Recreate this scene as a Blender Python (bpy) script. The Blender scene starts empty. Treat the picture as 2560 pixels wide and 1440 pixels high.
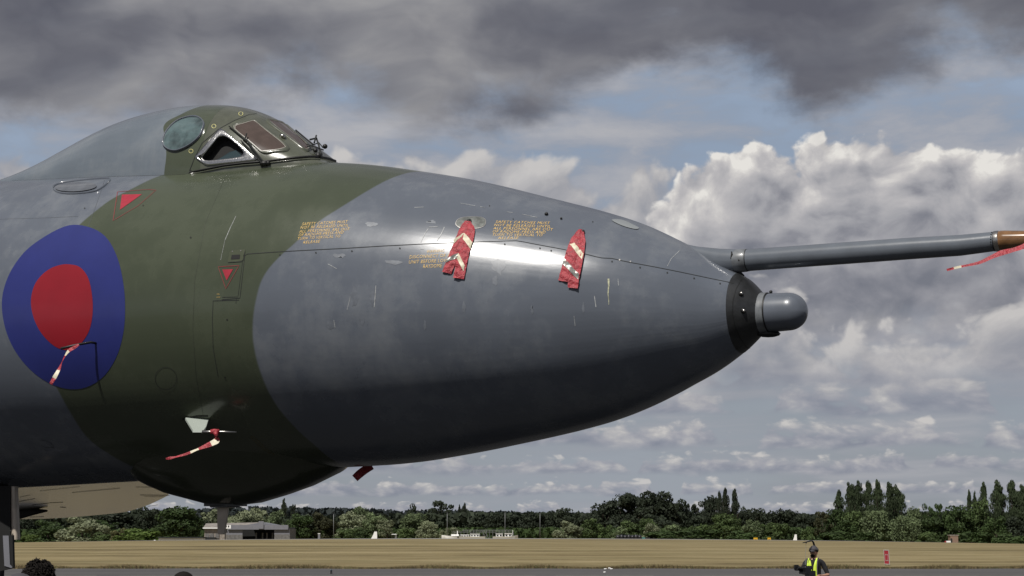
import bpy, bmesh, math, random
import numpy as np
from mathutils import Vector, Matrix
from mathutils.bvhtree import BVHTree
from mathutils.geometry import tessellate_polygon

random.seed(7); RNG = np.random.default_rng(11)
scene = bpy.context.scene
col = scene.collection
R = math.radians

# ------------------------------------------------------------------ camera
FOC, HORIZON, EYE = 4300.0, 1340.0, 1.95          # measured on the 2560 x 1440 photograph
PITCH = math.atan((HORIZON - 720) / FOC)
cam_d = bpy.data.cameras.new('camera')
cam_d.sensor_width = 36.0
cam_d.lens = FOC / 2560 * 36.0
cam_d.clip_start = 0.5
cam_d.clip_end = 6000
cam = bpy.data.objects.new('camera', cam_d)
col.objects.link(cam)
cam.location = (0, 0, EYE)
cam.rotation_euler = (math.pi / 2 + PITCH, 0, 0)
scene.camera = cam

# ------------------------------------------------------------------ node helpers
class S:
    """a shader value: arithmetic on it adds Math nodes"""
    def __init__(self, t, sock): self.t, self.s = t, sock
    def _m(self, op, *a):
        n = self.t.nodes.new('ShaderNodeMath'); n.operation = op
        for i, v in enumerate((self,) + a):
            if isinstance(v, S): self.t.links.new(v.s, n.inputs[i])
            else: n.inputs[i].default_value = v
        return S(self.t, n.outputs[0])
    def __add__(s, o): return s._m('ADD', o)
    __radd__ = __add__
    def __sub__(s, o): return s._m('SUBTRACT', o)
    def __rsub__(s, o): return (s * -1) + o
    def __mul__(s, o): return s._m('MULTIPLY', o)
    __rmul__ = __mul__
    def __truediv__(s, o): return s._m('DIVIDE', o)
    def max(s, o): return s._m('MAXIMUM', o)
    def min(s, o): return s._m('MINIMUM', o)
    def pow(s, o): return s._m('POWER', o)
    def abs(s): return s._m('ABSOLUTE')
    def sqrt(s): return s._m('SQRT')
    def step(s, a, b, lo=0.0, hi=1.0):
        n = s.t.nodes.new('ShaderNodeMapRange'); n.interpolation_type = 'SMOOTHSTEP'
        s.t.links.new(s.s, n.inputs[0])
        for i, v in zip((1, 2, 3, 4), (a, b, lo, hi)):
            if isinstance(v, S): s.t.links.new(v.s, n.inputs[i])
            else: n.inputs[i].default_value = v
        return S(s.t, n.outputs[0])
    def curve(s, pts):
        n = s.t.nodes.new('ShaderNodeFloatCurve'); n.inputs[0].default_value = 1.0
        s.t.links.new(s.s, n.inputs[1])
        c = n.mapping.curves[0]
        while len(c.points) < len(pts): c.points.new(0.5, 0.5)
        for p, (x, y) in zip(c.points, pts):
            p.location = (min(1, max(0, x)), min(1, max(0, y))); p.handle_type = 'AUTO_CLAMPED'
        n.mapping.use_clip = False
        n.mapping.update()
        return S(s.t, n.outputs[0])

def vec(t, x, y, z=0.0):
    n = t.nodes.new('ShaderNodeCombineXYZ')
    for i, v in enumerate((x, y, z)):
        if isinstance(v, S): t.links.new(v.s, n.inputs[i])
        else: n.inputs[i].default_value = v
    return n.outputs[0]

def noise(t, v, scale, detail=4.0, rough=0.5, dist=0.0, lac=2.0, dim='3D'):
    n = t.nodes.new('ShaderNodeTexNoise'); n.noise_dimensions = dim
    t.links.new(v, n.inputs['Vector'])
    n.inputs['Scale'].default_value = scale; n.inputs['Detail'].default_value = detail
    n.inputs['Roughness'].default_value = rough; n.inputs['Distortion'].default_value = dist
    n.inputs['Lacunarity'].default_value = lac
    return S(t, n.outputs[0])

def voro(t, v, scale, detail=3.0, rough=0.5, smooth=0.6):
    n = t.nodes.new('ShaderNodeTexVoronoi'); n.feature = 'SMOOTH_F1'; n.voronoi_dimensions = '2D'
    t.links.new(v, n.inputs['Vector'])
    n.inputs['Scale'].default_value = scale
    n.inputs['Detail'].default_value = detail; n.inputs['Roughness'].default_value = rough
    n.inputs['Smoothness'].default_value = smooth
    return S(t, n.outputs['Distance'])

def sep(t, sock):
    n = t.nodes.new('ShaderNodeSeparateXYZ'); t.links.new(sock, n.inputs[0])
    return [S(t, o) for o in n.outputs]

def mixc(t, f, a, b):
    n = t.nodes.new('ShaderNodeMix'); n.data_type = 'RGBA'
    if isinstance(f, S): t.links.new(f.s, n.inputs[0])
    else: n.inputs[0].default_value = f
    for i, v in ((6, a), (7, b)):
        if isinstance(v, tuple): n.inputs[i].default_value = (*v[:3], 1)
        else: t.links.new(v, n.inputs[i])
    return n.outputs[2]

def ramp(t, f, stops):
    n = t.nodes.new('ShaderNodeValToRGB'); t.links.new(f.s, n.inputs[0])
    e = n.color_ramp.elements
    while len(e) < len(stops): e.new(0.5)
    for k, (p, c) in zip(e, stops): k.position = p; k.color = (*c, 1)
    return n.outputs[0]

def lin(r, g, b):
    f = lambda c: (c / 255 / 12.92) if c <= 10 else ((c / 255 + 0.055) / 1.055) ** 2.4
    return (f(r), f(g), f(b))

def n2d(t, v, *a, **k): return noise(t, v, *a, dim='2D', **k)
# ------------------------------------------------------------------ sky
SUN_EL, SUN_AZ = R(54), R(180 + 28)               # behind the camera, to its left; azimuth from +Y towards +X
to_sun = Vector((math.sin(SUN_AZ) * math.cos(SUN_EL), math.cos(SUN_AZ) * math.cos(SUN_EL), math.sin(SUN_EL)))
w = bpy.data.worlds.new('World'); scene.world = w; w.use_nodes = True
t = w.node_tree; t.nodes.clear()
out = t.nodes.new('ShaderNodeOutputWorld'); bg = t.nodes.new('ShaderNodeBackground')
t.links.new(bg.outputs[0], out.inputs[0])
sky = t.nodes.new('ShaderNodeTexSky'); sky.sky_type = 'NISHITA'; sky.sun_disc = False
sky.sun_elevation = SUN_EL; sky.sun_rotation = SUN_AZ
sky.air_density = 1.0; sky.dust_density = 2.2; sky.ozone_density = 1.4
SKY_STRENGTH = 0.1
bg.inputs[1].default_value = SKY_STRENGTH
g = t.nodes.new('ShaderNodeTexCoord').outputs['Generated']
dx, dy, dz = sep(t, g)
az = dx._m('ARCTAN2', dy)
el = dz._m('ARCTAN2', (dx * dx + dy * dy).sqrt())
U, V = az * 4.3, el * 4.3                          # angles in thousandths of the photo's focal length
zc = dz.max(0.0)
# clear sky from the Sky Texture, thin cirrus milk mixed over it
scl = t.nodes.new('ShaderNodeVectorMath'); scl.operation = 'SCALE'
t.links.new(sky.outputs[0], scl.inputs[0]); scl.inputs['Scale'].default_value = 0.62
def up(c): return tuple(x / SKY_STRENGTH for x in c)
milk_n = n2d(t, vec(t, U * 0.55 + 3.1, V * 2.4), 1.6, 5, 0.55)
milk = mixc(t, V.step(0.0, 1.2), up(lin(152, 158, 166)), up(lin(150, 166, 188)))
base = mixc(t, (milk_n.step(0.35, 0.70, 0.80, 1.0)), scl.outputs[0], milk)
def over(dst, alpha, colour): return mixc(t, alpha, dst, colour)
warp1 = n2d(t, vec(t, U + 11, V), 3.0, 2, 0.5)

# 1 ---- rows of small flat-based clouds, row behind row down to the horizon
wx, wy = (warp1 - 0.5) * 0.45, (warp1 - 0.5) * 0.30
hz = n2d(t, vec(t, U * 1.1 + 40 + wx, V * 7.5 + wy), 1.6, 5, 0.55)
base = over(base, hz.step(0.36, 0.66) * V.step(0.02, 0.10) * V.step(0.45, 0.75, 0.75, 0.0), ramp(t, hz, [(0.35, up(lin(136, 142, 154))), (0.70, up(lin(166, 167, 173)))]))
row_sh = [(0.0, up(lin(126, 131, 146))), (0.30, up(lin(142, 145, 157))), (0.58, up(lin(164, 164, 171))), (0.82, up(lin(186, 184, 184))), (1.0, up(lin(208, 204, 200)))]
for i_, (vb, h_, s_, cov) in enumerate([(0.060, 0.020, 9.0, 0.33), (0.105, 0.027, 7.0, 0.33), (0.160, 0.036, 5.2, 0.33), (0.228, 0.048, 4.2, 0.33), (0.305, 0.058, 3.5, 0.33), (0.390, 0.070, 2.9, 0.34), (0.480, 0.080, 2.4, 0.35)]):
    sd_ = 17.3 * i_ + 3
    lowf = n2d(t, vec(t, U * 0.5 + sd_, V * 2.0 + sd_), s_ * 1.4, 2, 0.55)
    vv_ = V - vb - (lowf - 0.5) * h_ * 1.2
    p_ = vec(t, U + sd_ + (lowf - 0.5) * 0.5 / s_, V * 2.1)
    bl = voro(t, p_, s_ * 3.0, 1.7, 0.55, 0.8)
    fn = n2d(t, p_, s_ * 2.6, 5, 0.6)
    top_ = (n2d(t, vec(t, U + sd_ * 2.1, V * 0.0), s_ * 1.3, 2, 0.5) - cov) * (h_ * 8.0)
    d_ = top_.min(h_ * 1.1) - vv_ + (0.55 - bl) * h_ * 0.8 + (fn - 0.5) * h_ * 1.5
    al = d_.step(-h_ * 0.10, h_ * 0.45) * vv_.step(-h_ * 0.40, h_ * 0.15)
    li = vv_ / h_ * 0.42 + (fn - 0.5) * 1.15 + (0.55 - bl) * 0.6 + 0.40
    base = over(base, al * (0.70 + 0.030 * i_), ramp(t, li.max(0.0).min(1.0), row_sh))
# thin broken sheet across the blue gap
n0 = n2d(t, vec(t, U * 0.9 + 31 + wx * 0.4, V * 2.8 + wy * 0.4), 2.2, 7, 0.58)
a0 = n0.step(0.33, 0.58) * V.step(0.55, 0.85) * 0.85
base = over(base, a0, ramp(t, (n0 - 0.40) * 3.2 + (V * 0.0), [(0.0, up(lin(140, 147, 160))), (0.5, up(lin(160, 163, 172))), (1.0, up(lin(178, 177, 180)))]))

# 2 ---- heaped clouds
def heap(base, top_pts, u0, u1, seed, amp, sc, shades, soft, depth, fade_lo, lo, lum=0.0, thin=1.0):
    top = ((U - u0) / (u1 - u0)).curve([((x - u0) / (u1 - u0), y / 2.0) for x, y in top_pts]) * 2.0
    w1 = n2d(t, vec(t, U + seed * 7, V), 2.4, 3, 0.5)
    pu, pv = U + (w1 - 0.5) * 0.22 + seed * 7, (V + (w1 - 0.5) * 0.14) * 1.3
    pa = vec(t, pu, pv); pb = vec(t, pu - 0.020, pv + 0.045)
    ba = voro(t, pa, sc, 3.2, 0.5); bb = voro(t, pb, sc, 1.6, 0.5)
    na = n2d(t, pa, sc * 0.95, 8, 0.62); nb = n2d(t, pa, sc * 0.28, 3, 0.5)
    d = (top - V) + (0.46 - ba) * amp * 1.2 + (na - 0.5) * amp * 1.15 + (nb - 0.5) * amp * 0.9
    a = d.step(0.0, soft) * V.step(lo, fade_lo)
    nh = n2d(t, pa, sc * 3.2, 5, 0.62)
    lit = (bb - ba) * 0.95 + (na - 0.5) * 0.70 + (nb - 0.5) * 0.9 + (nh - 0.5) * 0.55 + 0.47 + lum
    body = d.step(0.0, depth)
    f = (lit * (1.0 - body * 0.55) + (1.0 - body) * 0.30 - body * 0.06).max(0.0).min(1.0)
    return over(base, a * thin, ramp(t, f, shades))
grey_sh = [(0.0, up(lin(124, 128, 140))), (0.35, up(lin(148, 150, 158))), (0.65, up(lin(171, 170, 173))), (1.0, up(lin(200, 197, 195)))]
white_sh = [(0.0, up(lin(118, 121, 131))), (0.20, up(lin(138, 139, 147))), (0.42, up(lin(162, 162, 167))), (0.70, up(lin(184, 182, 184))), (0.88, up(lin(206, 203, 201))), (1.0, up(lin(228, 225, 220)))]
base = heap(base, [(-14, 0.80), (-1.6, 0.98), (-1.25, 1.00), (-1.14, 0.96), (-1.04, 0.62), (-0.7, 0.7), (-0.45, 1.03), (-0.2, 1.01), (0.1, 1.02), (0.28, 1.02), (0.42, 0.90), (1.6, 0.7), (14, 0.80)],
            -14, 14, 4.2, 0.19, 4.6, grey_sh, 0.07, 0.6, 0.62, 0.36, thin=0.92)
base = heap(base, [(-2.0, 0.3), (0.14, 0.35), (0.28, 0.66), (0.42, 0.89), (0.56, 1.015), (0.66, 1.02), (0.78, 0.985), (1.0, 1.00), (1.35, 0.97), (2.0, 0.85), (3.0, 0.5)],
            -2.0, 3.0, 8.8, 0.10, 5.6, white_sh, 0.024, 0.40, 0.58, 0.44, lum=0.10)
base = heap(base, [(-2.0, 0.2), (0.40, 0.40), (0.56, 0.61), (0.66, 0.62), (0.76, 0.56), (0.92, 0.52), (1.10, 0.54), (1.26, 0.61), (1.5, 0.62), (3.0, 0.4)],
            -2.0, 3.0, 15.3, 0.10, 6.5, grey_sh, 0.05, 0.26, 0.50, 0.26, lum=0.16, thin=0.9)

# 3 ---- the heavy deck overhead, its ragged lower edge in front of the camera, broken behind it
pd = vec(t, dx / (zc + 0.22) * 1.0, dy / (zc + 0.22), 5.0)
edge = ((U + 14.0) / 28.0).curve([((x + 14) / 28, y / 3.0) for x, y in
        [(-14, 0.5), (-4, 0.8), (-1.5, 0.99), (-1.1, 0.97), (-0.9, 1.00), (-0.72, 1.04), (-0.50, 1.01), (-0.30, 1.02), (-0.15, 0.98), (0.02, 1.02), (0.25, 1.08), (0.45, 1.12), (0.56, 1.10), (0.70, 1.05), (0.78, 0.99), (0.88, 1.00), (0.98, 1.07), (1.1, 1.11), (1.5, 1.11), (4, 0.9), (14, 0.5)]]) * 3.0
ne = n2d(t, vec(t, U + 60 + (warp1 - 0.5) * 0.12, V * 1.7), 3.0, 7, 0.55)
dd = (V - edge) + (ne - 0.5) * 0.42
ad = dd.step(-0.04, 0.15)
behind = dy.step(0.25, -0.35)  # unseen behind the camera, the deck hangs low and dense to dim fill light
zen = n2d(t, pd, 0.9, 5, 0.55).step(0.36, 0.52)
ad = ad * ((1.0 - behind) + behind * zen)
big = n2d(t, vec(t, U * 0.8 + 21.3, V * 1.5), 1.5, 3, 0.45)
nd2 = n2d(t, vec(t, U * 0.9 + 90 + (warp1 - 0.5) * 0.2, V * 1.9 + (warp1 - 0.5) * 0.2), 2.6, 6, 0.48)
nd2b = n2d(t, vec(t, U * 0.9 + 90.03 + (warp1 - 0.5) * 0.2, V * 1.9 - 0.10 + (warp1 - 0.5) * 0.2), 2.6, 3, 0.48)
patch = (U + 0.80).step(-0.55, 0.0) * (U + 0.80).step(0.55, 0.0) * V.step(1.12, 1.24) + (U + 0.05).step(-0.45, 0.0) * (U + 0.05).step(0.5, 0.0) * V.step(1.06, 1.16) * 0.7
fd = (big - 0.5) * 1.1 + (nd2 - 0.5) * 0.8 + (nd2 - nd2b) * 0.8 + 0.36 + patch * 0.16
cd = ramp(t, fd.max(0.0).min(1.0), [(0.0, up(lin(90, 91, 101))), (0.3, up(lin(107, 108, 116))), (0.6, up(lin(132, 132, 137))), (0.85, up(lin(156, 155, 156))), (1.0, up(lin(176, 174, 173)))])
base = over(base, ad * 0.97, cd)
t.links.new(base, bg.inputs[0])

w.cycles.sampling_method = 'MANUAL'; w.cycles.sample_map_resolution = 512
# ------------------------------------------------------------------ sun, exposure
sd = bpy.data.lights.new('sun', 'SUN'); sd.energy = 4.4; sd.angle = R(0.53); sd.color = (1.0, 0.96, 0.90)
sun = bpy.data.objects.new('sun', sd); col.objects.link(sun)
sun.rotation_euler = to_sun.to_track_quat('Z', 'Y').to_euler(); sun.location = (-20, -30, 60)
vs = scene.view_settings
vs.view_transform = 'Standard'; vs.look = 'None'; vs.gamma = 1.0; vs.exposure = 0.0; vs.use_curve_mapping = False
scene.render.engine = 'CYCLES'
scene.cycles.max_bounces = 6; scene.cycles.glossy_bounces = 4; scene.cycles.diffuse_bounces = 3
scene.cycles.sample_clamp_indirect = 8

# ------------------------------------------------------------------ materials
def material(name, colour, rough=0.5, metal=0.0, spec=0.5, coat=0.0, var=0.0, vscale=3.0, bump=0.0, bscale=20.0, stretch=(1, 1, 1), objvar=0.0, coatr=0.08, trans=0.0):
    m = bpy.data.materials.new(name); m.use_nodes = True
    t = m.node_tree; b = t.nodes['Principled BSDF']
    b.inputs['Base Color'].default_value = (*colour, 1)
    b.inputs['Roughness'].default_value = rough; b.inputs['Metallic'].default_value = metal
    b.inputs['Specular IOR Level'].default_value = spec
    b.inputs['Coat Weight'].default_value = coat; b.inputs['Coat Roughness'].default_value = coatr
    if trans: b.inputs['Transmission Weight'].default_value = trans
    if var or bump or objvar:
        co = t.nodes.new('ShaderNodeTexCoord').outputs['Object']
        mp = t.nodes.new('ShaderNodeMapping'); t.links.new(co, mp.inputs[0]); mp.inputs['Scale'].default_value = stretch
        if var or objvar:
            n = noise(t, mp.outputs[0], vscale, 5, 0.6)
            f = n.step(0.3, 0.7, 1 - var, 1 + var)
            if objvar:
                oi = t.nodes.new('ShaderNodeObjectInfo')
                f = f * S(t, oi.outputs['Random']).step(0, 1, 1 - objvar, 1 + objvar)
            hv = t.nodes.new('ShaderNodeVectorMath'); hv.operation = 'SCALE'
            hv.inputs[0].default_value = colour; t.links.new(f.s, hv.inputs['Scale'])
            t.links.new(hv.outputs[0], b.inputs['Base Color'])
        if bump:
            bp = t.nodes.new('ShaderNodeBump'); bp.inputs['Strength'].default_value = bump; bp.inputs['Distance'].default_value = 0.02
            t.links.new(noise(t, mp.outputs[0], bscale, 4, 0.6).s, bp.inputs['Height'])
            t.links.new(bp.outputs[0], b.inputs['Normal'])
    return m

GREY, GREEN = (0.106, 0.120, 0.146), (0.055, 0.066, 0.042)
M = {}
M['grey'] = material('grey_paint', GREY, 0.34, coat=0.5, coatr=0.12, var=0.08, vscale=4)
M['pipe'] = material('probe_grey_paint', (0.115, 0.13, 0.152), 0.28, coat=0.6, coatr=0.1, var=0.08, vscale=5, bump=0.08, bscale=3)
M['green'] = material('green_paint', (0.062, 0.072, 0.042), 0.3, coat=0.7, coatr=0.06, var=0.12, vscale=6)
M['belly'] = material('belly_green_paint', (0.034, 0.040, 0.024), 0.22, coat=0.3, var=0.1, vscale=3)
M['collar'] = material('black_rubber_paint', (0.019, 0.020, 0.021), 0.42, coat=0.2, var=0.35, vscale=9, bump=0.05, bscale=30)
M['black'] = material('black_seal', (0.008, 0.008, 0.008), 0.5)
M['matblack'] = material('matt_black', (0.006, 0.006, 0.006), 0.8)
M['seam'] = material('seam_dark', (0.016, 0.018, 0.018), 0.8)
M['steel'] = material('bare_steel', (0.55, 0.53, 0.50), 0.28, metal=1.0, var=0.15, vscale=30)
M['foil'] = material('crinkled_silver', (0.78, 0.77, 0.75), 0.2, metal=1.0, var=0.12, vscale=40, bump=0.16, bscale=60)
M['band'] = material('grey_band', (0.135, 0.145, 0.155), 0.4, var=0.25, vscale=12, coat=0.2)
M['brown'] = material('brown_fibreglass', (0.165, 0.085, 0.036), 0.16, coat=0.8, coatr=0.05, var=0.3, vscale=9)
M['blue'] = material('roundel_blue', (0.020, 0.027, 0.150), 0.32, coat=0.25, coatr=0.12, var=0.06, vscale=3)
M['red'] = material('roundel_red', (0.235, 0.008, 0.016), 0.32, coat=0.25, coatr=0.12, var=0.06, vscale=3)
M['warn'] = material('warning_red', (0.32, 0.018, 0.036), 0.45, var=0.1, vscale=20)
M['warnline'] = material('warning_red_thin', (0.22, 0.030, 0.034), 0.5)
M['yellow'] = material('stencil_yellow', (0.70, 0.46, 0.13), 0.5, var=0.25, vscale=60)
M['orange'] = material('stencil_orange', (0.55, 0.20, 0.03), 0.5)
M['pale'] = material('pale_scrape', (0.36, 0.37, 0.37), 0.5, var=0.4, vscale=40)
M['drip'] = material('yellowish_stain', (0.36, 0.36, 0.24), 0.6, var=0.5, vscale=50)
M['glass_blister'] = material('teal_glass', (0.070, 0.105, 0.108), 0.05, spec=0.9, coat=1.0, coatr=0.02, var=0.55, vscale=5)
M['glass_brown'] = material('brown_tinted_glass', (0.078, 0.058, 0.050), 0.12, spec=0.35, coat=0.35, coatr=0.05, var=0.12, vscale=10)
M['glass_dark'] = material('dark_teal_glass', (0.030, 0.052, 0.060), 0.08, spec=0.7, coat=0.6, coatr=0.03)
M['bead'] = material('pale_sealant', (0.30, 0.28, 0.25), 0.35, coat=0.5, var=0.2, vscale=30)
M['lens'] = material('pale_lens', (0.25, 0.27, 0.275), 0.15, coat=0.8)
M['oval'] = material('worn_oval_plate', (0.17, 0.18, 0.17), 0.3, metal=0.4, var=0.4, vscale=14)
M['underside'] = material('wing_underside_paint', (0.24, 0.19, 0.105), 0.10, spec=0.46, coat=0.15, coatr=0.06, var=0.12, vscale=0.8, stretch=(1, 3, 1))
M['wing_seam'] = material('wing_seam', (0.05, 0.045, 0.035), 0.5)
M['beige'] = material('beige_metal', (0.46, 0.40, 0.33), 0.4, var=0.15, vscale=6)
M['pitot'] = material('pale_green_plate', (0.36, 0.40, 0.36), 0.35, coat=0.3)
M['cloth'] = material('red_streamer_cloth', (0.34, 0.034, 0.046), 0.5, var=0.22, vscale=30, bump=1.0, bscale=28)
M['cream'] = material('cream_chevron', (0.62, 0.57, 0.42), 0.5, var=0.1, vscale=60)
M['refl'] = material('grey_reflective', (0.24, 0.24, 0.22), 0.35, metal=0.3, var=0.35, vscale=50)
M['white'] = material('white_gelcoat', (0.86, 0.86, 0.84), 0.35, coat=0.3)
M['dark_win'] = material('dark_window', (0.015, 0.017, 0.02), 0.15, coat=0.5)
M['pole'] = material('galvanised_pole', (0.22, 0.23, 0.23), 0.45, metal=0.3)
M['skin'] = material('skin', (0.40, 0.22, 0.15), 0.5)
M['tee'] = material('black_cotton', (0.012, 0.012, 0.014), 0.85, var=0.2, vscale=12)
M['trouser'] = material('dark_trousers', (0.02, 0.02, 0.024), 0.85)
M['hair'] = material('dark_hair', (0.008, 0.006, 0.005), 0.85, spec=0.2)
M['cap'] = material('grey_cap', (0.050, 0.048, 0.055), 0.8)
M['hivis'] = material('yellow_green_hivis', (0.60, 0.80, 0.07), 0.6)
M['kit'] = material('black_equipment', (0.010, 0.010, 0.011), 0.35)
M['sign_red'] = material('sign_red', (0.30, 0.018, 0.030), 0.5)
M['sign_white'] = material('sign_white', (0.36, 0.35, 0.34), 0.5)
M['sign_yellow'] = material('sign_yellow', (0.62, 0.36, 0.02), 0.5)
M['brick'] = material('brown_brickwork', (0.23, 0.15, 0.11), 0.85, var=0.25, vscale=8)
M['cladding'] = material('grey_cladding', (0.17, 0.172, 0.195), 0.6, var=0.06, vscale=1.5)
M['block'] = material('grey_blockwork', (0.14, 0.135, 0.13), 0.85, var=0.25, vscale=2)
M['asbestos'] = material('old_sheet_roof', (0.22, 0.20, 0.18), 0.85, var=0.3, vscale=1.2)
M['planks'] = material('weathered_wall', (0.25, 0.22, 0.19), 0.85, var=0.3, vscale=2)
M['bark'] = material('bark', (0.07, 0.055, 0.04), 0.9)
M['tyre'] = material('black_plastic_wrap', (0.018, 0.018, 0.022), 0.4)
M['teal'] = material('teal_cover', (0.05, 0.17, 0.16), 0.6)

# ------------------------------------------------------------------ mesh helpers
class MB:
    def __init__(s): s.v, s.f, s.m = [], [], []
    def quad(s, a, b, c, d, mi=0):
        k = len(s.v); s.v += [tuple(a), tuple(b), tuple(c), tuple(d)]; s.f.append((k, k+1, k+2, k+3)); s.m.append(mi)
    def poly(s, pts, mi=0):
        k = len(s.v); s.v += [tuple(p) for p in pts]; s.f.append(tuple(range(k, k+len(pts)))); s.m.append(mi)
    def box(s, c, size, mi=0, rz=0.0, taper=1.0):
        x, y, z = size[0]/2, size[1]/2, size[2]/2; k = len(s.v); ca, sa = math.cos(rz), math.sin(rz)
        for dz in (-z, z):
            f = taper if dz > 0 else 1.0
            for dx, dy in ((-x, -y), (x, -y), (x, y), (-x, y)):
                dx *= f; dy *= f
                s.v.append((c[0] + dx*ca - dy*sa, c[1] + dx*sa + dy*ca, c[2] + dz))
        for q in ((0, 3, 2, 1), (4, 5, 6, 7), (0, 1, 5, 4), (1, 2, 6, 5), (2, 3, 7, 6), (3, 0, 4, 7)):
            s.f.append(tuple(k + i for i in q)); s.m.append(mi)
    def rings(s, rings, closed=True, mi=0, caps=True):
        k = len(s.v); n = len(rings[0])
        for r in rings: s.v += [tuple(p) for p in r]
        for i in range(len(rings) - 1):
            for j in range(n if closed else n - 1):
                j2 = (j + 1) % n
                s.f.append((k + i*n + j, k + i*n + j2, k + (i+1)*n + j2, k + (i+1)*n + j)); s.m.append(mi)
        if caps and closed:
            s.f.append(tuple(k + j for j in range(n))[::-1]); s.m.append(mi)
            b = k + (len(rings) - 1) * n
            s.f.append(tuple(b + j for j in range(n))); s.m.append(mi)
    def tube(s, pts, r, n=10, mi=0):
        pts = [Vector(p) for p in pts]; rs = r if isinstance(r, (list, tuple)) else [r] * len(pts)
        R_ = []; ref = None
        for i, p in enumerate(pts):
            d = (pts[min(i+1, len(pts)-1)] - pts[max(i-1, 0)]).normalized()
            if ref is None: ref = Vector((0, 0, 1)) if abs(d.z) < 0.9 else Vector((1, 0, 0))
            a = (ref - d * ref.dot(d)).normalized(); b = d.cross(a); ref = a
            R_.append([p + a * math.cos(2*math.pi*j/n) * rs[i] + b * math.sin(2*math.pi*j/n) * rs[i] for j in range(n)])
        s.rings(R_, mi=mi)
    def sphere(s, c, r, nu=14, nv=8, mi=0):
        rx, ry, rz = r if isinstance(r, tuple) else (r, r, r); rg = []
        for i in range(nv + 1):
            a = math.pi * (i + 0.02 * (i == 0) - 0.02 * (i == nv)) / nv
            rg.append([(c[0] + rx*math.sin(a)*math.cos(2*math.pi*j/nu), c[1] + ry*math.sin(a)*math.sin(2*math.pi*j/nu), c[2] - rz*math.cos(a)) for j in range(nu)])
        s.rings(rg, mi=mi)
    def build(s, name, mats, parent=None, smooth=False, loc=None, auto=None):
        me = bpy.data.meshes.new(name)
        o0 = Vector((0, 0, 0))
        if parent is not None:
            top = parent
            while top.parent: top = top.parent
            o0 = top.location.copy()
        elif loc is not None: o0 = Vector(loc)
        me.from_pydata([tuple(Vector(p) - o0) for p in s.v], [], s.f)
        for m in (mats if isinstance(mats, (list, tuple)) else [mats]): me.materials.append(m if not isinstance(m, str) else M[m])
        me.polygons.foreach_set('material_index', s.m)
        if smooth: me.polygons.foreach_set('use_smooth', [True] * len(me.polygons))
        if auto: 
            me.polygons.foreach_set('use_smooth', [True] * len(me.polygons))
            me.set_sharp_from_angle(angle=R(auto))
        me.validate(); me.update()
        o = bpy.data.objects.new(name, me); col.objects.link(o)
        if parent is not None: o.parent = parent
        elif loc is not None: o.location = loc
        return o

def tag(o, label, cat, group=None):
    o['label'] = label; o['category'] = cat
    if group: o['group'] = group
    return o
def thing(name, loc, label, cat, group=None):
    o = bpy.data.objects.new(name, None); col.objects.link(o); o.location = loc; o.empty_display_size = 0.3
    return tag(o, label, cat, group)
def structure(o): o['kind'] = 'structure'; return o
def stuff(o): o['kind'] = 'stuff'; return o

CAM = Vector((0, 0, EYE)); cp, sp = math.cos(PITCH), math.sin(PITCH)
def ray(px, py): return Vector((px - 1280, FOC*cp - (720 - py)*sp, FOC*sp + (720 - py)*cp)).normalized()
def at(px, py, Y):
    r = ray(px, py); return CAM + r * (Y / r.y)
# ------------------------------------------------------------------ ground
def crest(x): return max(1.46 - 1.0 * ((x + 6) / 104) ** 2, -1.2)
def ground_z(x, y):
    if y <= 104: return 0.0
    c = crest(x)
    if y <= 350:
        k = (y - 104) / 246
        return c * math.sin(k * math.pi / 2)
    if y <= 430: return c - 1.0 * ((y - 350) / 80) ** 2 * (3 - 2 * (y - 350) / 80)
    return c - 1.0

def ground_strip(name, y0, y1, ny, x0, x1, nx, lift, mat, yfun=None):
    b = MB(); rows = []
    for i in range(ny + 1):
        y = y0 + (y1 - y0) * i / ny
        rows.append([(x, y, ground_z(x, y) + lift) for x in np.linspace(x0, x1, nx + 1)])
    b.rings(rows, closed=False, caps=False)
    return structure(b.build(name, mat, smooth=True))

def ground_mat(name, fn, rough=0.95, bump=None):
    m = bpy.data.materials.new(name); m.use_nodes = True; t = m.node_tree; b = t.nodes['Principled BSDF']
    b.inputs['Roughness'].default_value = rough; b.inputs['Specular IOR Level'].default_value = 0.25
    co = t.nodes.new('ShaderNodeTexCoord').outputs['Object']
    t.links.new(fn(t, co), b.inputs['Base Color'])
    return m
def dry_grass(t, co):
    x, y, z = sep(t, co)
    wv = (noise(t, vec(t, x * 0.02, y * 0.04, 2), 1.0, 3, 0.5) - 0.5) * 0.9
    n1 = noise(t, vec(t, x * 0.018, y * 0.10 + wv, 0), 1.0, 5, 0.62)
    n2 = noise(t, vec(t, x * 0.11, y * 0.34 + wv, 4), 1.0, 6, 0.70)
    n3 = noise(t, vec(t, x * 1.3, y * 0.9, 4), 2.0, 4, 0.7)
    f = n1 * 0.50 + n2 * 0.52 + n3 * 0.16 - 0.05
    c = ramp(t, f, [(0.40, (0.060, 0.045, 0.020)), (0.48, (0.142, 0.110, 0.050)), (0.56, (0.212, 0.170, 0.084)), (0.68, (0.285, 0.235, 0.130))])
    gr = noise(t, vec(t, x * 0.03, y * 0.16, 9), 1.0, 4, 0.6).step(0.48, 0.70, 0, 0.5)
    return mixc(t, gr, c, (0.108, 0.098, 0.042))
def tarmac(t, co):
    x, y, z = sep(t, co)
    n1 = noise(t, vec(t, x * 0.03, y * 0.2, 0), 1.0, 5, 0.6); n2 = noise(t, co, 14.0, 3, 0.7)
    return ramp(t, n1 * 0.7 + n2 * 0.3, [(0.3, (0.064, 0.062, 0.063)), (0.7, (0.098, 0.095, 0.094))])
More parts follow.
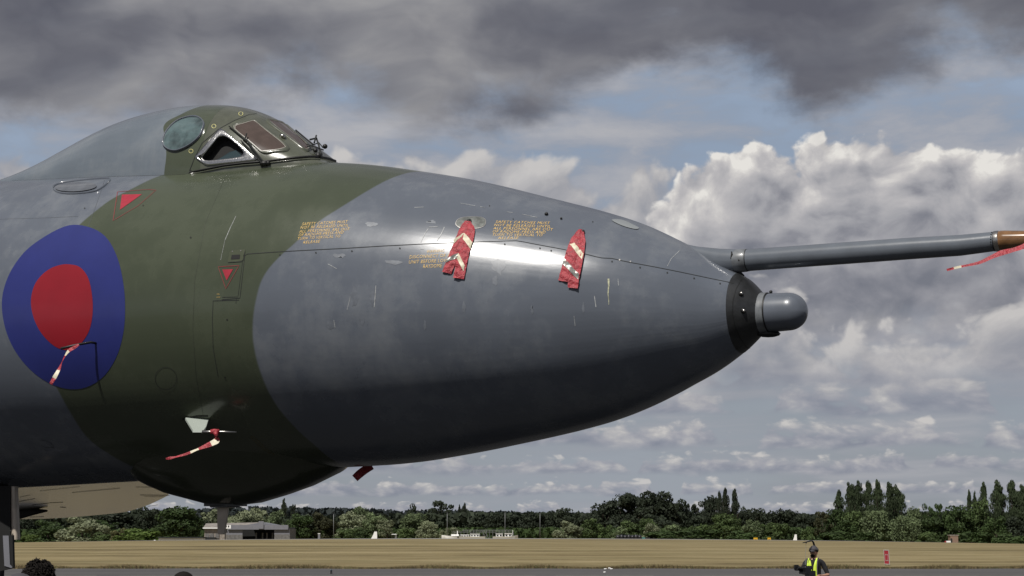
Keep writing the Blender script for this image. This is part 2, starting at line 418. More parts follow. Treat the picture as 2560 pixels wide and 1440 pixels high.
def apron(t, co):
    x, y, z = sep(t, co)
    n1 = noise(t, co, 0.12, 5, 0.6); n2 = noise(t, co, 9.0, 3, 0.7)
    return ramp(t, n1 * 0.7 + n2 * 0.3, [(0.3, (0.016, 0.016, 0.016)), (0.7, (0.028, 0.0275, 0.027))])
M['grass'] = ground_mat('dry_mown_grass', dry_grass); M['tarmac'] = ground_mat('taxiway_asphalt', tarmac, 0.85)
M['apron'] = ground_mat('apron_asphalt', apron, 0.85)
M['runway'] = ground_mat('far_runway_concrete', lambda t, co: ramp(t, noise(t, co, 0.15, 4, 0.6), [(0.3, (0.22, 0.21, 0.20)), (0.7, (0.32, 0.31, 0.29))]), 0.8)
g_ = MB()
NX = 61
xs_ = np.concatenate([[-3000, -900, -400], np.linspace(-260, 260, 53), [400, 900, 3000]])
ys_ = np.concatenate([[104.0, 105, 106, 108], np.linspace(112, 350, 40), np.linspace(358, 430, 14), [520, 800, 1600, 4500]])
g_.rings([[(x, y, ground_z(x, y)) for x in xs_] for y in ys_], closed=False, caps=False)
structure(g_.build('ground', M['grass'], smooth=True))
ap = MB(); ap.quad((-3000, -900, -0.004), (3000, -900, -0.004), (3000, 104, -0.004), (-3000, 104, -0.004)); structure(ap.build('apron', M['apron']))
tx = MB()
ex = np.linspace(-260, 260, 521)
edge_y = [104.6 + 0.35 * math.sin(x * 0.9) + RNG.normal(0, 0.12) + 0.25 * math.sin(x * 0.21) for x in ex]
tx.rings([[(x, 74, 0.004) for x in ex], [(x, yy, 0.004 + ground_z(x, yy)) for x, yy in zip(ex, edge_y)]], closed=False, caps=False)
structure(tx.build('taxiway', M['tarmac']))
ml = MB(); ml.quad((-260, 86.9, 0.008), (260, 86.9, 0.008), (260, 87.25, 0.008), (-260, 87.25, 0.008)); structure(ml.build('taxiway_edge_marking', material('worn_line_paint', (0.20, 0.20, 0.15), 0.8, var=0.4, vscale=2)))
ground_strip('runway', 312, 351, 16, -300, 300, 80, 0.02, M['runway'])

# ------------------------------------------------------------------ the bomber
PSI = R(27.7)
A = Vector((math.cos(PSI), -math.sin(PSI), 0)); B = Vector((-math.sin(PSI), -math.cos(PSI), 0)); Z = Vector((0, 0, 1))
O = Vector((15.5 * (840 - 1280) / FOC, 15.5, 0))
# station along the fuselage (m, nose forward), height of the crown, height of the keel
BODY = [(-10.000,5.86,2.36),(-9.000,5.83,2.365),(-8.000,5.79,2.37),(-7.000,5.742,2.378),(-6.000,5.687,2.389),(-5.700,5.661,2.384),(-5.400,5.637,2.384),(-5.100,5.615,2.392),(-4.800,5.593,2.400),(-4.500,5.571,2.409),(-4.200,5.549,2.417),(-3.900,5.527,2.425),(-3.600,5.511,2.433),(-3.300,5.497,2.441),(-3.000,5.482,2.449),(-2.700,5.467,2.458),(-2.400,5.452,2.466),(-2.100,5.437,2.476),(-1.800,5.423,2.487),(-1.500,5.407,2.498),(-1.200,5.391,2.508),(-0.900,5.375,2.521),(-0.600,5.359,2.534),(-0.300,5.342,2.547),(0.000,5.325,2.557),(0.300,5.287,2.565),(0.600,5.234,2.575),(0.900,5.168,2.597),(1.200,5.099,2.633),(1.500,5.023,2.674),(1.800,4.935,2.721),(2.100,4.839,2.770),(2.400,4.744,2.825),(2.700,4.646,2.893),(3.000,4.532,2.987),(3.100,4.487,3.025),(3.200,4.436,3.066),(3.300,4.382,3.109),(3.400,4.326,3.155),(3.500,4.262,3.199),(3.600,4.194,3.246),(3.700,4.128,3.300),(3.800,4.074,3.362),(3.850,4.048,3.395),(3.900,4.018,3.431),(3.950,3.984,3.471),(4.000,3.935,3.513),(4.050,3.877,3.555)]
bs = np.array(BODY)
def spline(xs, ys, x):
    # smooth interpolation: local cubic (Catmull-Rom on uneven stations)
    m = np.gradient(ys, xs); i = np.clip(np.searchsorted(xs, x) - 1, 0, len(xs) - 2)
    h = xs[i+1] - xs[i]; u = (x - xs[i]) / h
    return (2*u**3-3*u**2+1)*ys[i] + (u**3-2*u**2+u)*h*m[i] + (-2*u**3+3*u**2)*ys[i+1] + (u**3-u**2)*h*m[i+1]
def body_c(s):
    a, b = float(spline(bs[:, 0], bs[:, 1], s)), float(spline(bs[:, 0], bs[:, 2], s)); return (a + b) / 2, (a - b) / 2
def body_pt(s, th, off=0.0):
    zc_, r = body_c(s); return O + A * s + B * ((r + off) * math.sin(th)) + Z * (zc_ + (r + off) * math.cos(th))
def sym(px, py):
    r = ray(px, py); k = (O - CAM).dot(B) / r.dot(B); P = CAM + r * k; return (P - O).dot(A), P.z
S0, S1 = -10.0, 4.05

root_loc = O + A * -2.5; root_loc.z = 0
plane = thing('jet_bomber', root_loc, 'large camouflaged jet bomber with long nose and refuelling probe parked on the apron', 'aircraft')

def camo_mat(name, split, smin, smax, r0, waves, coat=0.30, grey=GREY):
    """grey / green paint; split = [(lo curve, hi curve)] of (angle deg, station) for the green band"""
    m = bpy.data.materials.new(name); m.use_nodes = True; t = m.node_tree; b = t.nodes['Principled BSDF']
    uv = t.nodes.new('ShaderNodeUVMap'); uv.uv_map = 'station'
    u, v, _ = sep(t, uv.outputs[0])
    co = t.nodes.new('ShaderNodeTexCoord').outputs['Object']
    f = None
    for lo, hi in split:
        nrm = lambda pts: [(a / 360 + 0.5, (s - smin) / (smax - smin)) for a, s in pts]
        k = 1.0
        e = 0.0009
        if lo: c = v.curve(nrm(lo)); d = u - c; k = d.step(-e, e)
        if hi: c2 = v.curve(nrm(hi)); k2 = (c2 - u).step(-e, e); k = k * k2 if lo else k2
        f = k
    ca = lambda c, a: tuple(x * a for x in c)
    n1 = noise(t, co, 1.3, 5, 0.6); n2 = noise(t, co, 7.0, 5, 0.65)
    # worn, chalky patches and rain streaks
    st = noise(t, vec(t, u * 160, v * 9, 0), 1.0, 5, 0.6)
    chalk = (n1 * 0.55 + n2 * 0.3 + st * 0.12 - 0.47).max(0.0) * 2.4
    tone = n1.step(0.3, 0.7, 0.92, 1.07)
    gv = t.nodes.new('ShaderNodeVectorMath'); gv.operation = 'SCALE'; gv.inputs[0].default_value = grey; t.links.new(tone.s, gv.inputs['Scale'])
    g2 = mixc(t, (chalk * 0.75).min(0.34), gv.outputs[0], (0.27, 0.28, 0.28))
    nv = t.nodes.new('ShaderNodeVectorMath'); nv.operation = 'SCALE'; nv.inputs[0].default_value = GREEN; t.links.new(n1.step(0.3, 0.7, 0.93, 1.07).s, nv.inputs['Scale'])
    gn = mixc(t, chalk.min(0.07), nv.outputs[0], (0.115, 0.125, 0.085))
    t.links.new(mixc(t, f, g2, gn), b.inputs['Base Color'])
    rr = n1.step(0.3, 0.7, r0 - 0.02, r0 + 0.04) + chalk * 0.06
    t.links.new(rr.s, b.inputs['Roughness'])
    b.inputs['Coat Weight'].default_value = coat; b.inputs['Coat Roughness'].default_value = 0.14 if coat < 0.5 else 0.05; b.inputs['Specular IOR Level'].default_value = 0.42
    # shallow waviness of the skin between its frames and stringers
    hw = noise(t, vec(t, u * 7, v * 46, 0), 1.0, 2, 0.5) * waves + noise(t, vec(t, u * 160, v * 160, 3), 1.0, 2, 0.5) * 0.00025
    bp = t.nodes.new('ShaderNodeBump'); bp.inputs['Strength'].default_value = 1.0; bp.inputs['Distance'].default_value = 1.0
    t.links.new(hw.s, bp.inputs['Height']); t.links.new(bp.outputs[0], b.inputs['Normal']); t.links.new(bp.outputs[0], b.inputs['Coat Normal'])
    return m
LEFT_EDGE = [(-180, -1.6), (-60, -1.0), (0, -1.30), (25, -1.55), (38, -1.66), (45.4, -1.79), (51.7, -1.871), (59, -1.977), (75, -2.15), (92, -2.26), (108, -2.20), (118, -2.115), (129, -2.068), (140.6, -2.04), (150, -1.953), (180, -1.7)]
RIGHT_EDGE = [(-180, 0.15), (-100, 0.3), (-40, 0.95), (0, 1.02), (19, 0.989), (33.2, 0.9215), (43.8, 0.833), (53.1, 0.708), (60.1, 0.578), (70.9, 0.396), (75.6, 0.293), (83, 0.164), (91.5, 0.099), (101.3, 0.0546), (108.4, 0.0436), (118.6, 0.0562), (130, 0.0923), (141.5, 0.1615), (155.5, 0.2166), (168, 0.2), (180, 0.17)]
M['camo'] = camo_mat('camouflage_paint', [(LEFT_EDGE, RIGHT_EDGE)], S0, S1, 0.25, 0.0020)

def uvmesh(name, grid, uvs, mat, parent, closed_caps=False):
    """grid[i][j] points, uvs[i][j]; smooth sheet"""
    b = MB(); b.rings(grid, closed=False, caps=False)
    if closed_caps:
        b.f.append(tuple(range((len(grid)-1)*len(grid[0]), len(grid)*len(grid[0])))); b.m.append(0)
    o = b.build(name, mat, parent, smooth=True)
    me = o.data; ul = me.uv_layers.new(name='station'); flat = [q for r_ in uvs for q in r_]
    li = np.zeros(len(me.loops), dtype=np.int32); me.loops.foreach_get('vertex_index', li)
    ul.data.foreach_set('uv', np.array(flat, dtype=np.float32)[li].ravel())
    return o
SC = 3.86                                            # station where the black collar begins
ss = np.concatenate([np.linspace(S0, -4.3, 30)[:-1], np.linspace(-4.3, 2.4, 110)[:-1], np.linspace(2.4, SC, 60)])
ths = np.radians(np.linspace(-180, 180, 181))
fus = uvmesh('fuselage', [[body_pt(s, a) for a in ths] for s in ss], [[((s - S0) / (S1 - S0), a / (2 * math.pi) + 0.5) for a in ths] for s in ss], M['camo'], plane)
sc_ = np.linspace(SC + 0.002, 4.05, 14)
col_b = MB(); col_b.rings([[body_pt(s, a, 0.003) for a in ths[:-1]] for s in sc_], caps=True)
collar = col_b.build('nose_collar', M['collar'], plane, auto=35)

# canopy: station, half width, crown height
CAN=[ (-4.30,0.250,5.540),(-4.00,0.330,5.530),(-3.70,0.400,5.590),(-3.40,0.429,5.690),(-3.10,0.457,5.805),(-2.80,0.482,5.914),(-2.50,0.514,5.994),(-2.20,0.550,6.038),(-1.90,0.581,6.059),(-1.60,0.608,6.059),(-1.35,0.620,6.036),(-1.15,0.621,6.004),(-1.00,0.612,5.965),(-0.85,0.598,5.908),(-0.70,0.575,5.826),(-0.55,0.545,5.719),(-0.40,0.508,5.614),(-0.25,0.455,5.500),(-0.12,0.380,5.398),(-0.02,0.290,5.335),(0.05,0.200,5.315),(0.10,0.08,5.300) ]
cn = np.array(CAN)
def can_pt(s, ph, off=0.0):
    wb = float(spline(cn[:, 0], cn[:, 1], s)) + off; zt = float(spline(cn[:, 0], cn[:, 2], s)) + off
    zc_, r = body_c(s); zb = zc_ + math.sqrt(max(r*r - wb*wb, 0)) - 0.02
    c, sn = math.cos(ph), math.sin(ph)               # ph 0 at the crown
    p = 2.0 / 2.25
    return O + A * s + B * (wb * math.copysign(abs(sn) ** p, sn)) + Z * (zb + max(zt - zb, 0.005) * abs(c) ** p)
pc = np.radians(np.linspace(-90, 90, 97))
CS0, CS1, SW = -4.30, 0.10, -1.12
CAN_EDGE = [(-180, -1.45), (-90, -1.45), (0, -1.36), (20, -1.40), (38, -1.52), (52, -1.66), (60, -1.62), (70, -1.56), (80, -1.53), (90, -1.54), (180, -1.5)]
def can_part(name, sa, mat):
    return uvmesh(name, [[can_pt(s, a) for a in pc] for s in sa], [[((s - CS0) / (CS1 - CS0), a / (2*math.pi) + 0.5) for a in pc] for s in sa], mat, plane)
M['camo_canopy'] = camo_mat('canopy_camo_with_sky_sheen', [(CAN_EDGE, None)], CS0, CS1, 0.20, 0.0006, 0.9, (0.135, 0.160, 0.188))  # canopy grey lightened and blued to carry the reflected sky's brightness
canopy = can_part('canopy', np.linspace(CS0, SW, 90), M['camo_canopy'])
M['ws_paint'] = material('windscreen_paint', (0.080, 0.086, 0.062), 0.26, coat=0.8, coatr=0.06, var=0.12, vscale=9, bump=0.10, bscale=9)
screen = can_part('windscreen', np.linspace(SW + 0.001, CS1, 70), M['ws_paint'])

def bvh(*objs):
    vs_, ps = [], []
    for o in objs:
        k = len(vs_); mw = Matrix.Translation(plane.location) if o.parent else o.matrix_world
        vs_ += [mw @ v.co for v in o.data.vertices]; ps += [[k + i for i in p.vertices] for p in o.data.polygons]
    return BVHTree.FromPolygons(vs_, ps)
T_ALL = bvh(fus, collar, canopy, screen); T_BODY = bvh(fus, collar); T_CAN = bvh(canopy, screen)
def surf(px, py, off=0.0, T=None):
    r = ray(px, py); loc, n, i, d = (T or T_ALL).ray_cast(CAM, r)
    if loc is None:                                  # just outside the outline: the nearest place on the skin
        best = None
        for k in np.linspace(11, 18, 60):
            l2, n2, i2, d2 = (T or T_ALL).find_nearest(CAM + r * float(k))
            if best is None or d2 < best[0]: best = (d2, l2, n2)
        loc, n = best[1], best[2]
    if n.dot(r) > 0: n = -n
    return loc + n * off, n

def decal(name, outline, mat, parent=plane, off=0.002, rings=6, sub=3, T=None, centre=None):
    """painted patch that follows the skin; outline in photo pixels, star-shaped about its centre"""
    pts = []
    for i in range(len(outline)):
        a, b_ = outline[i], outline[(i+1) % len(outline)]
        for k in range(sub): pts.append((a[0] + (b_[0]-a[0])*k/sub, a[1] + (b_[1]-a[1])*k/sub))
    cx = centre or (sum(p[0] for p in pts)/len(pts), sum(p[1] for p in pts)/len(pts))
    b = MB(); k = 0
    b.v.append(tuple(surf(*cx, off, T)[0])); n = len(pts)
    for r_ in range(1, rings+1):
        for p in pts: b.v.append(tuple(surf(cx[0] + (p[0]-cx[0])*r_/rings, cx[1] + (p[1]-cx[1])*r_/rings, off, T)[0]))
    for j in range(n): b.f.append((0, 1+j, 1+(j+1) % n)); b.m.append(0)
    for r_ in range(1, rings):
        for j in range(n):
            a = 1 + (r_-1)*n; c = 1 + r_*n
            b.f.append((a+j, c+j, c+(j+1) % n, a+(j+1) % n)); b.m.append(0)
    return b.build(name, mat, parent, smooth=True)
def stroke(name, pts, wpx, mat, parent=plane, off=0.0025, T=None, closed=False, step=9.0, raise_=0.0):
    """narrow strip on the skin along a photo polyline; width in photo pixels (1 px = about 3.6 mm)"""
    q = []
    P = list(pts) + ([pts[0]] if closed else [])
    for a, b_ in zip(P[:-1], P[1:]):
        n = max(1, int(math.hypot(b_[0]-a[0], b_[1]-a[1]) / step))
        for k in range(n): q.append((a[0]+(b_[0]-a[0])*k/n, a[1]+(b_[1]-a[1])*k/n))
    if not closed: q.append(P[-1])
    L = [surf(*p, off, T) for p in q]; ringl = []; n = len(L)
    for i, (p, nn) in enumerate(L):
        if closed: d = L[(i+1) % n][0] - L[i-1][0]
        else: d = L[min(i+1, n-1)][0] - L[max(i-1, 0)][0]
        sd_ = nn.cross(d).normalized(); w_ = wpx if not isinstance(wpx, (list, tuple)) else wpx[0] + (wpx[1]-wpx[0])*i/max(1, n-1)
        h = w_ * (p - CAM).length / FOC / 2
        if raise_: ringl.append([p - sd_*h - nn*off, p - sd_*h*0.6 + nn*raise_, p + sd_*h*0.6 + nn*raise_, p + sd_*h - nn*off])
        else: ringl.append([p - sd_*h, p + sd_*h])
    b = MB()
    if closed: ringl.append(ringl[0])
    b.rings(ringl, closed=False, caps=False)
    return b.build(name, mat, parent, smooth=True)
def ell(cx, cy, rx, ry, n=28, rot=0.0):
    return [(cx + rx*math.cos(a)*math.cos(rot) - ry*math.sin(a)*math.sin(rot), cy + rx*math.cos(a)*math.sin(rot) + ry*math.sin(a)*math.cos(rot)) for a in np.linspace(0, 2*math.pi, n, endpoint=False)]
def smooth_poly(pts, n=6):
    """closed Catmull-Rom through photo points"""
    o = []; N = len(pts)
    for i in range(N):
        p0, p1, p2, p3 = [np.array(pts[(i+k-1) % N], float) for k in range(4)]
        for k in range(n):
            u = k/n; o.append(tuple(0.5*((2*p1) + (-p0+p2)*u + (2*p0-5*p1+4*p2-p3)*u*u + (-p0+3*p1-3*p2+p3)*u**3)))
    return o
def stencil(name, lines, mat, T=None):
    """lines: (text, start px, end px, up vector px)"""
    b = MB(); dg = bpy.context.evaluated_depsgraph_get()
    for txt, a, e, upv in lines:
        cu = bpy.data.curves.new('txt', 'FONT'); cu.body = txt; cu.resolution_u = 2; cu.offset = -0.009; cu.space_character = 1.10
        o = bpy.data.objects.new('txt', cu); col.objects.link(o)
        dg.update(); me = o.evaluated_get(bpy.context.evaluated_depsgraph_get()).to_mesh()
        vv = [v.co.copy() for v in me.vertices]; ff = [tuple(p.vertices) for p in me.polygons]
        o.to_mesh_clear()
        x0, x1 = min(v.x for v in vv), max(v.x for v in vv); hcap = 0.70
        k = len(b.v)
        for v in vv:
            f = (v.x - x0) / (x1 - x0); g2 = v.y / hcap
            b.v.append(tuple(surf(a[0] + (e[0]-a[0])*f + upv[0]*g2, a[1] + (e[1]-a[1])*f + upv[1]*g2, 0.0035, T)[0]))
        for p in ff: b.f.append(tuple(k + i for i in p)); b.m.append(0)
        bpy.data.objects.remove(o); bpy.data.curves.remove(cu)
    return b.build(name, mat, plane)

# ---- roundel, warning marks, stencils
ROUND = smooth_poly([(160, 567), (215, 566), (262, 590), (292, 640), (308, 705), (313, 770), (308, 835), (290, 895), (255, 945), (205, 971), (150, 968), (95, 940), (48, 892), (18, 835), (5, 770), (12, 715), (38, 660), (82, 612)], 5)
rnd = decal('roundel', ROUND, M['blue'], off=0.002, rings=14, sub=1, centre=(160, 770))
RC = smooth_poly([(172, 661), (200, 668), (221, 695), (231, 740), (232, 785), (224, 825), (206, 855), (185, 871), (165, 875), (140, 867), (116, 847), (96, 820), (82, 785), (78, 750), (86, 715), (103, 690), (126, 672), (150, 663)], 4)
decal('roundel_centre', RC, M['red'], parent=rnd, off=0.004, rings=9, sub=1, centre=(158, 770))
tri = decal('warning_triangle', [(305, 487), (355, 486), (300, 525)], M['warn'], off=0.003, rings=3, sub=4)
stroke('triangle_outline', [(294, 480), (372, 474), (390, 476), (345, 515), (283, 552), (294, 480)], 1.6, M['warnline'], parent=tri, off=0.003)
tri2 = decal('warning_triangle', [(556, 674), (583, 673), (567, 701)], M['warn'], off=0.003, rings=3, sub=4)
stroke('triangle_outline', [(546, 667), (598, 664), (565, 722)], 1.5, M['warnline'], parent=tri2, off=0.003, closed=True)
stencil('stencil_text', [("SAFETY CATCHES MUST", (755, 564), (868, 558), (2.5, -7)), ("NOT BE RELEASED UNTIL", (751, 573), (871, 567), (2.5, -7)), ("ALL PERSONNEL ARE OUT", (748, 582.5), (873, 576), (2.5, -7)),
    ("OF RADOME-PRESS AND", (746, 591.5), (858, 584.5), (2.5, -7)), ("TURN TO VERTICAL TO", (743, 600.5), (850, 594), (2.5, -7)), ("RELEASE", (758, 609.5), (799, 607), (2.5, -7))], M['yellow'])
stencil('stencil_text', [("SAFETY CATCHES MUST", (1239, 558), (1373, 561.5), (2.5, -6.3)), ("NOT BE RELEASED UNTIL", (1235, 566), (1376, 570), (2.5, -6.3)), ("ALL PERSONNEL ARE OUT", (1233, 574), (1381, 577.5), (2.5, -6.3)),
    ("OF RADOME-PRESS AND", (1231, 582), (1363, 584.5), (2.5, -6.3)), ("TURN TO VERTICAL TO", (1230, 590), (1355, 591.5), (2.5, -6.3)), ("RELEASE", (1246, 598.5), (1295, 598), (2.5, -6))], M['yellow'])
stencil('stencil_text', [("WARNING", (1066, 632.5), (1110, 630.5), (1.5, -7.5)), ("DISCONNECT OF AERIAL", (1024, 647), (1154, 641), (1.5, -8.5)), ("UNIT BEFORE LOWERING", (1022, 659.5), (1152, 654), (1.5, -8.5)), ("RAYDOME", (1058, 670.5), (1104, 668.5), (1.5, -9))], M['yellow'])
# ---- access plate with its press catch, seams, screws
pl = decal('access_plate', smooth_poly([(577, 628), (608, 624), (613, 626), (609, 640), (605, 652), (575, 655), (570, 653), (573, 640)], 3), M['green'], off=0.004, rings=3, sub=1)
ps = decal('press_catch', [(580, 638), (601, 637), (600, 648), (578, 649)], M['matblack'], parent=pl, off=0.006, rings=2, sub=2)
stencil('catch_text', [("PRESS", (581, 647), (599, 646), (0.6, -6))], M['orange']).parent = ps
for p in ((582, 629), (603, 627)): decal('screw', ell(*p, 1.6, 1.6, 8), M['steel'], parent=pl, off=0.006, rings=1, sub=1)
stroke('plate_gap', [(570, 656), (604, 654), (610, 648), (613, 628)], 1.5, M['seam'], parent=pl, off=0.005)
stroke('nose_seam', [(618, 635), (690, 630), (760, 626), (860, 621), (960, 615), (1060, 610), (1135, 607), (1220, 604), (1290, 602), (1305, 604), (1340, 611), (1400, 622), (1463, 635), (1490, 642), (1505, 645), (1530, 646), (1555, 652), (1575, 656), (1640, 668), (1700, 680), (1780, 697), (1834, 708)], 1.7, M['seam'])
stroke('panel_seam', [(618, 635), (612, 640), (600, 745), (555, 749)], 1.5, M['seam'])
stroke('panel_seam', [(607, 650), (595, 742), (556, 743)], 1.1, M['seam'])
stroke('panel_seam', [(598, 750), (533, 752), (531, 800), (533, 870), (545, 940)], 1.3, M['seam'])
stroke('panel_seam', [(591, 748), (590, 758)], 1.2, M['seam'])
stroke('scratch', [(590, 541), (576, 570), (563, 600)], (1.0, 1.4), M['pale'])
stroke('scratch', [(563, 600), (552, 650)], 0.7, M['pale'])
stroke('hatch_ring', ell(415, 946, 27, 28, 30), 1.2, M['seam'], closed=True)
stencil('tie_down_mark', [("IO", (543, 737), (549, 737), (0, -3)), ("-", (542, 745), (551, 744.5), (0, -6))], M['yellow'])
for p, r_ in (((568, 799), 2.0), ((212, 521), 1.6), ((358, 514), 1.6), ((477, 594), 2.2), ((1283, 548), 1.4), ((1224, 515), 1.4), ((563, 944), 2.4), ((1482, 555), 1.5)):
    decal('drain_hole', ell(*p, r_, r_, 10), M['matblack'], off=0.003, rings=1, sub=1)
for p in ((1366, 537), (1403, 548)):
    q, n = surf(*p, 0.0); b = MB(); b.sphere(q + n*0.008, 0.016 if p[0] < 1400 else 0.010, 10, 6); b.build('drain_stub', M['black'], plane, smooth=True)
# scrapes, chalk marks and the yellow run below the seam
stroke('paint_run', [(1521, 697), (1522, 715), (1520, 735), (1522, 752), (1522, 762)], (5.0, 1.0), M['drip'])
for a in ([(1052, 606), (1062, 585), (1071, 571)], [(1092, 604), (1104, 584), (1111, 568)], [(1072, 568), (1095, 567)], [(1036, 519), (1060, 518)], [(1150, 508), (1188, 515)], [(1200, 517), (1212, 519)], [(1267, 530), (1282, 532)], [(1305, 536), (1343, 544)],
          [(835, 800), (838, 820)], [(1545, 697), (1546, 714)], [(1486, 740), (1490, 768)], [(1435, 790), (1438, 815)], [(1668, 666), (1678, 647), (1700, 626)], [(1050, 622), (1060, 624)], [(940, 714), (936, 768)], [(876, 742), (868, 775)], [(820, 660), (842, 672)]):
    stroke('scratch', a, float(RNG.uniform(0.8, 1.6)), M['pale'])

# chalky rub marks on the radome, fasteners along its seam
M['scuff'] = material('chalky_scuff', (0.126, 0.139, 0.162), 0.38, var=0.14, vscale=25)
rsq = np.random.default_rng(5)
for x, y, w_, h_ in ((932, 742, 9, 26), (885, 745, 12, 30), (826, 812, 14, 13), (1248, 665, 22, 24), (1238, 700, 9, 18), (1062, 812, 4, 14), (905, 800, 8, 14), (1160, 770, 5, 20), (1330, 775, 4, 16), (1458, 770, 4, 18), (985, 655, 22, 8), (850, 640, 24, 7), (930, 560, 20, 7), (1080, 555, 16, 5)):
    k_ = 14; decal('paint_scuff', [(x + w_*math.cos(a_)*rsq.uniform(0.45, 1.1), y + h_*math.sin(a_)*rsq.uniform(0.45, 1.1)) for a_ in np.linspace(0, 2*math.pi, k_, endpoint=False)], M['scuff'], off=0.0012, rings=3, sub=1)
for i_, (x, y) in enumerate(((700, 634), (790, 629), (880, 625), (1000, 618), (1262, 608), (1350, 618), (1378, 624), (1530, 651), (1549, 647), (1576, 651), (1600, 666), (1668, 679), (1735, 693), (1800, 706))):
    decal('seam_fastener', ell(x, y + 3, 2.0, 2.0, 9), M['steel' if i_ in (8, 9) else 'seam'], off=0.0035, rings=1, sub=1)
stroke('frame_seam', [(566, 436), (512, 560), (487, 700), (482, 820), (490, 940), (512, 1060), (540, 1150)], 0.9, material('faint_green_seam', (0.034, 0.040, 0.028), 0.6), off=0.0015)
stroke('frame_seam', [(262, 450), (238, 520), (221, 566)], 0.9, material('faint_grey_seam', (0.070, 0.078, 0.092), 0.6), off=0.0015)
stroke('stringer_seam', [(0, 548), (110, 545), (196, 541)], 0.8, bpy.data.materials['faint_grey_seam'], off=0.0015)
# ---- oval window behind the canopy, worn oval plate, light strip on the nose
op = decal('side_port', ell(190, 469, 52, 11.5, 30, -0.05), M['oval'], off=0.010, rings=4, sub=1)
op.data.materials[0] = material('side_port_glass', (0.11, 0.12, 0.135), 0.12, coat=0.9, coatr=0.04, var=0.2, vscale=6)
stroke('port_fairing', smooth_poly([(133, 471), (150, 460), (200, 452), (255, 447), (276, 449), (262, 466), (235, 480), (180, 486), (145, 482)], 5), 1.8, M['grey'], parent=op, closed=True, off=0.004, raise_=0.014)
ovp = decal('oval_plate', smooth_poly([(1165, 544), (1200, 544), (1213, 551), (1208, 565), (1185, 571), (1155, 570), (1141, 562), (1146, 550)], 5), M['oval'], off=0.004, rings=4, sub=1)
stroke('plate_rim', smooth_poly([(1165, 543), (1200, 543), (1214, 551), (1209, 566), (1185, 572), (1155, 571), (1140, 562), (1145, 549)], 5), 1.4, M['steel'], parent=ovp, closed=True, off=0.004)
decal('light_strip', smooth_poly([(1531, 550), (1555, 551), (1585, 564), (1597, 571), (1588, 574), (1560, 567), (1535, 556)], 5), M['lens'], off=0.006, rings=3, sub=1)

# ---- canopy glazing
BL = smooth_poly([(409, 353), (419, 328), (444, 304), (478, 293), (499, 296), (510, 308), (507, 326), (497, 345), (474, 364), (446, 376), (427, 375), (413, 366)], 5)
bw = decal('blister_window', BL, M['glass_blister'], off=0.010, rings=6, sub=1, T=T_CAN)
stroke('window_rim', BL, 3.2, M['grey'], parent=bw, closed=True, off=0.006, T=T_CAN, raise_=0.016)
for p in ((602, 285), (535, 316), (478, 378)): stroke('yellow_ring', ell(*p, 5.2, 4.8, 14), 1.3, material('ring_yellow', (0.55, 0.52, 0.22), 0.5), closed=True, off=0.004, T=T_CAN)
stroke('canopy_seam', [(474, 427), (487, 394), (505, 358), (548, 322), (585, 302), (622, 287), (642, 284)], 1.6, M['seam'], off=0.004, T=T_CAN)
# triangular side window: silver plate with a hole, deep frame, dark pane
TRI_OUT = [(488, 394), (519, 357), (550, 323), (557, 324), (600, 360), (643, 396), (649, 401), (580, 408), (517, 414)]
TRI_IN = smooth_poly([(506, 395), (513, 384), (536, 356), (545, 345), (558, 341), (572, 346), (592, 361), (607, 376), (610, 384), (599, 393), (556, 399), (517, 402)], 4)
def fill_ring(outer, inner, N=72):
    """resample both outlines by angle about the inner centre"""
    c = np.mean(np.array(inner), 0)
    def res(poly):
        o_ = []
        P = np.array(poly); Q = np.roll(P, -1, 0)
        for a in np.linspace(0, 2*math.pi, N, endpoint=False):
            d = np.array([math.cos(a), math.sin(a)]); best = 0
            for p, q in zip(P, Q):
                e = q - p; den = d[0]*(-e[1]) + d[1]*e[0]
                if abs(den) < 1e-9: continue
                v = p - c; tt = (v[0]*(-e[1]) + v[1]*e[0]) / den; uu = (d[0]*v[1] - d[1]*v[0]) / den
                if tt > 0 and -1e-6 <= uu <= 1+1e-6: best = max(best, tt)
            o_.append(c + d*best)
        return o_
    return res(outer), res(inner)
oo, ii = fill_ring(TRI_OUT, TRI_IN)
b = MB(); rings = []
for k in np.linspace(0, 1, 4): rings.append([surf(*(o_*(1-k) + i_*k), 0.012, T_CAN)[0] for o_, i_ in zip(oo, ii)])
rings.insert(0, [surf(*o_, -0.003, T_CAN)[0] for o_ in oo])
nm = surf(560, 375, 0, T_CAN)[1]
rings.append([surf(*i_, 0.004, T_CAN)[0] for i_ in ii])
for i in range(len(rings)): rings[i].append(rings[i][0])
b.rings(rings, closed=False, caps=False); tw = b.build('triangular_window', M['foil'], plane, smooth=True)
mid = surf(560, 378, 0, T_CAN)[0]
inner = [surf(*i_, 0.004, T_CAN)[0] for i_ in ii]
b = MB(); dpt = [[p - nm*k for p in inner] + [inner[0] - nm*k] for k in (0, 0.03, 0.075)]
b.rings(dpt, closed=False, caps=False); b.build('window_reveal', M['matblack'], tw, smooth=True)
b = MB(); b.poly([p - nm*0.074 for p in inner]); pane = b.build('window_pane', M['matblack'], tw)
b = MB(); b.poly([surf(x, y, 0, T_CAN)[0] - nm*0.068 for x, y in ((513, 399), (540, 389), (566, 372), (580, 368), (600, 378), (603, 388), (592, 396), (556, 402))]); b.build('lower_glass', M['glass_dark'], tw)
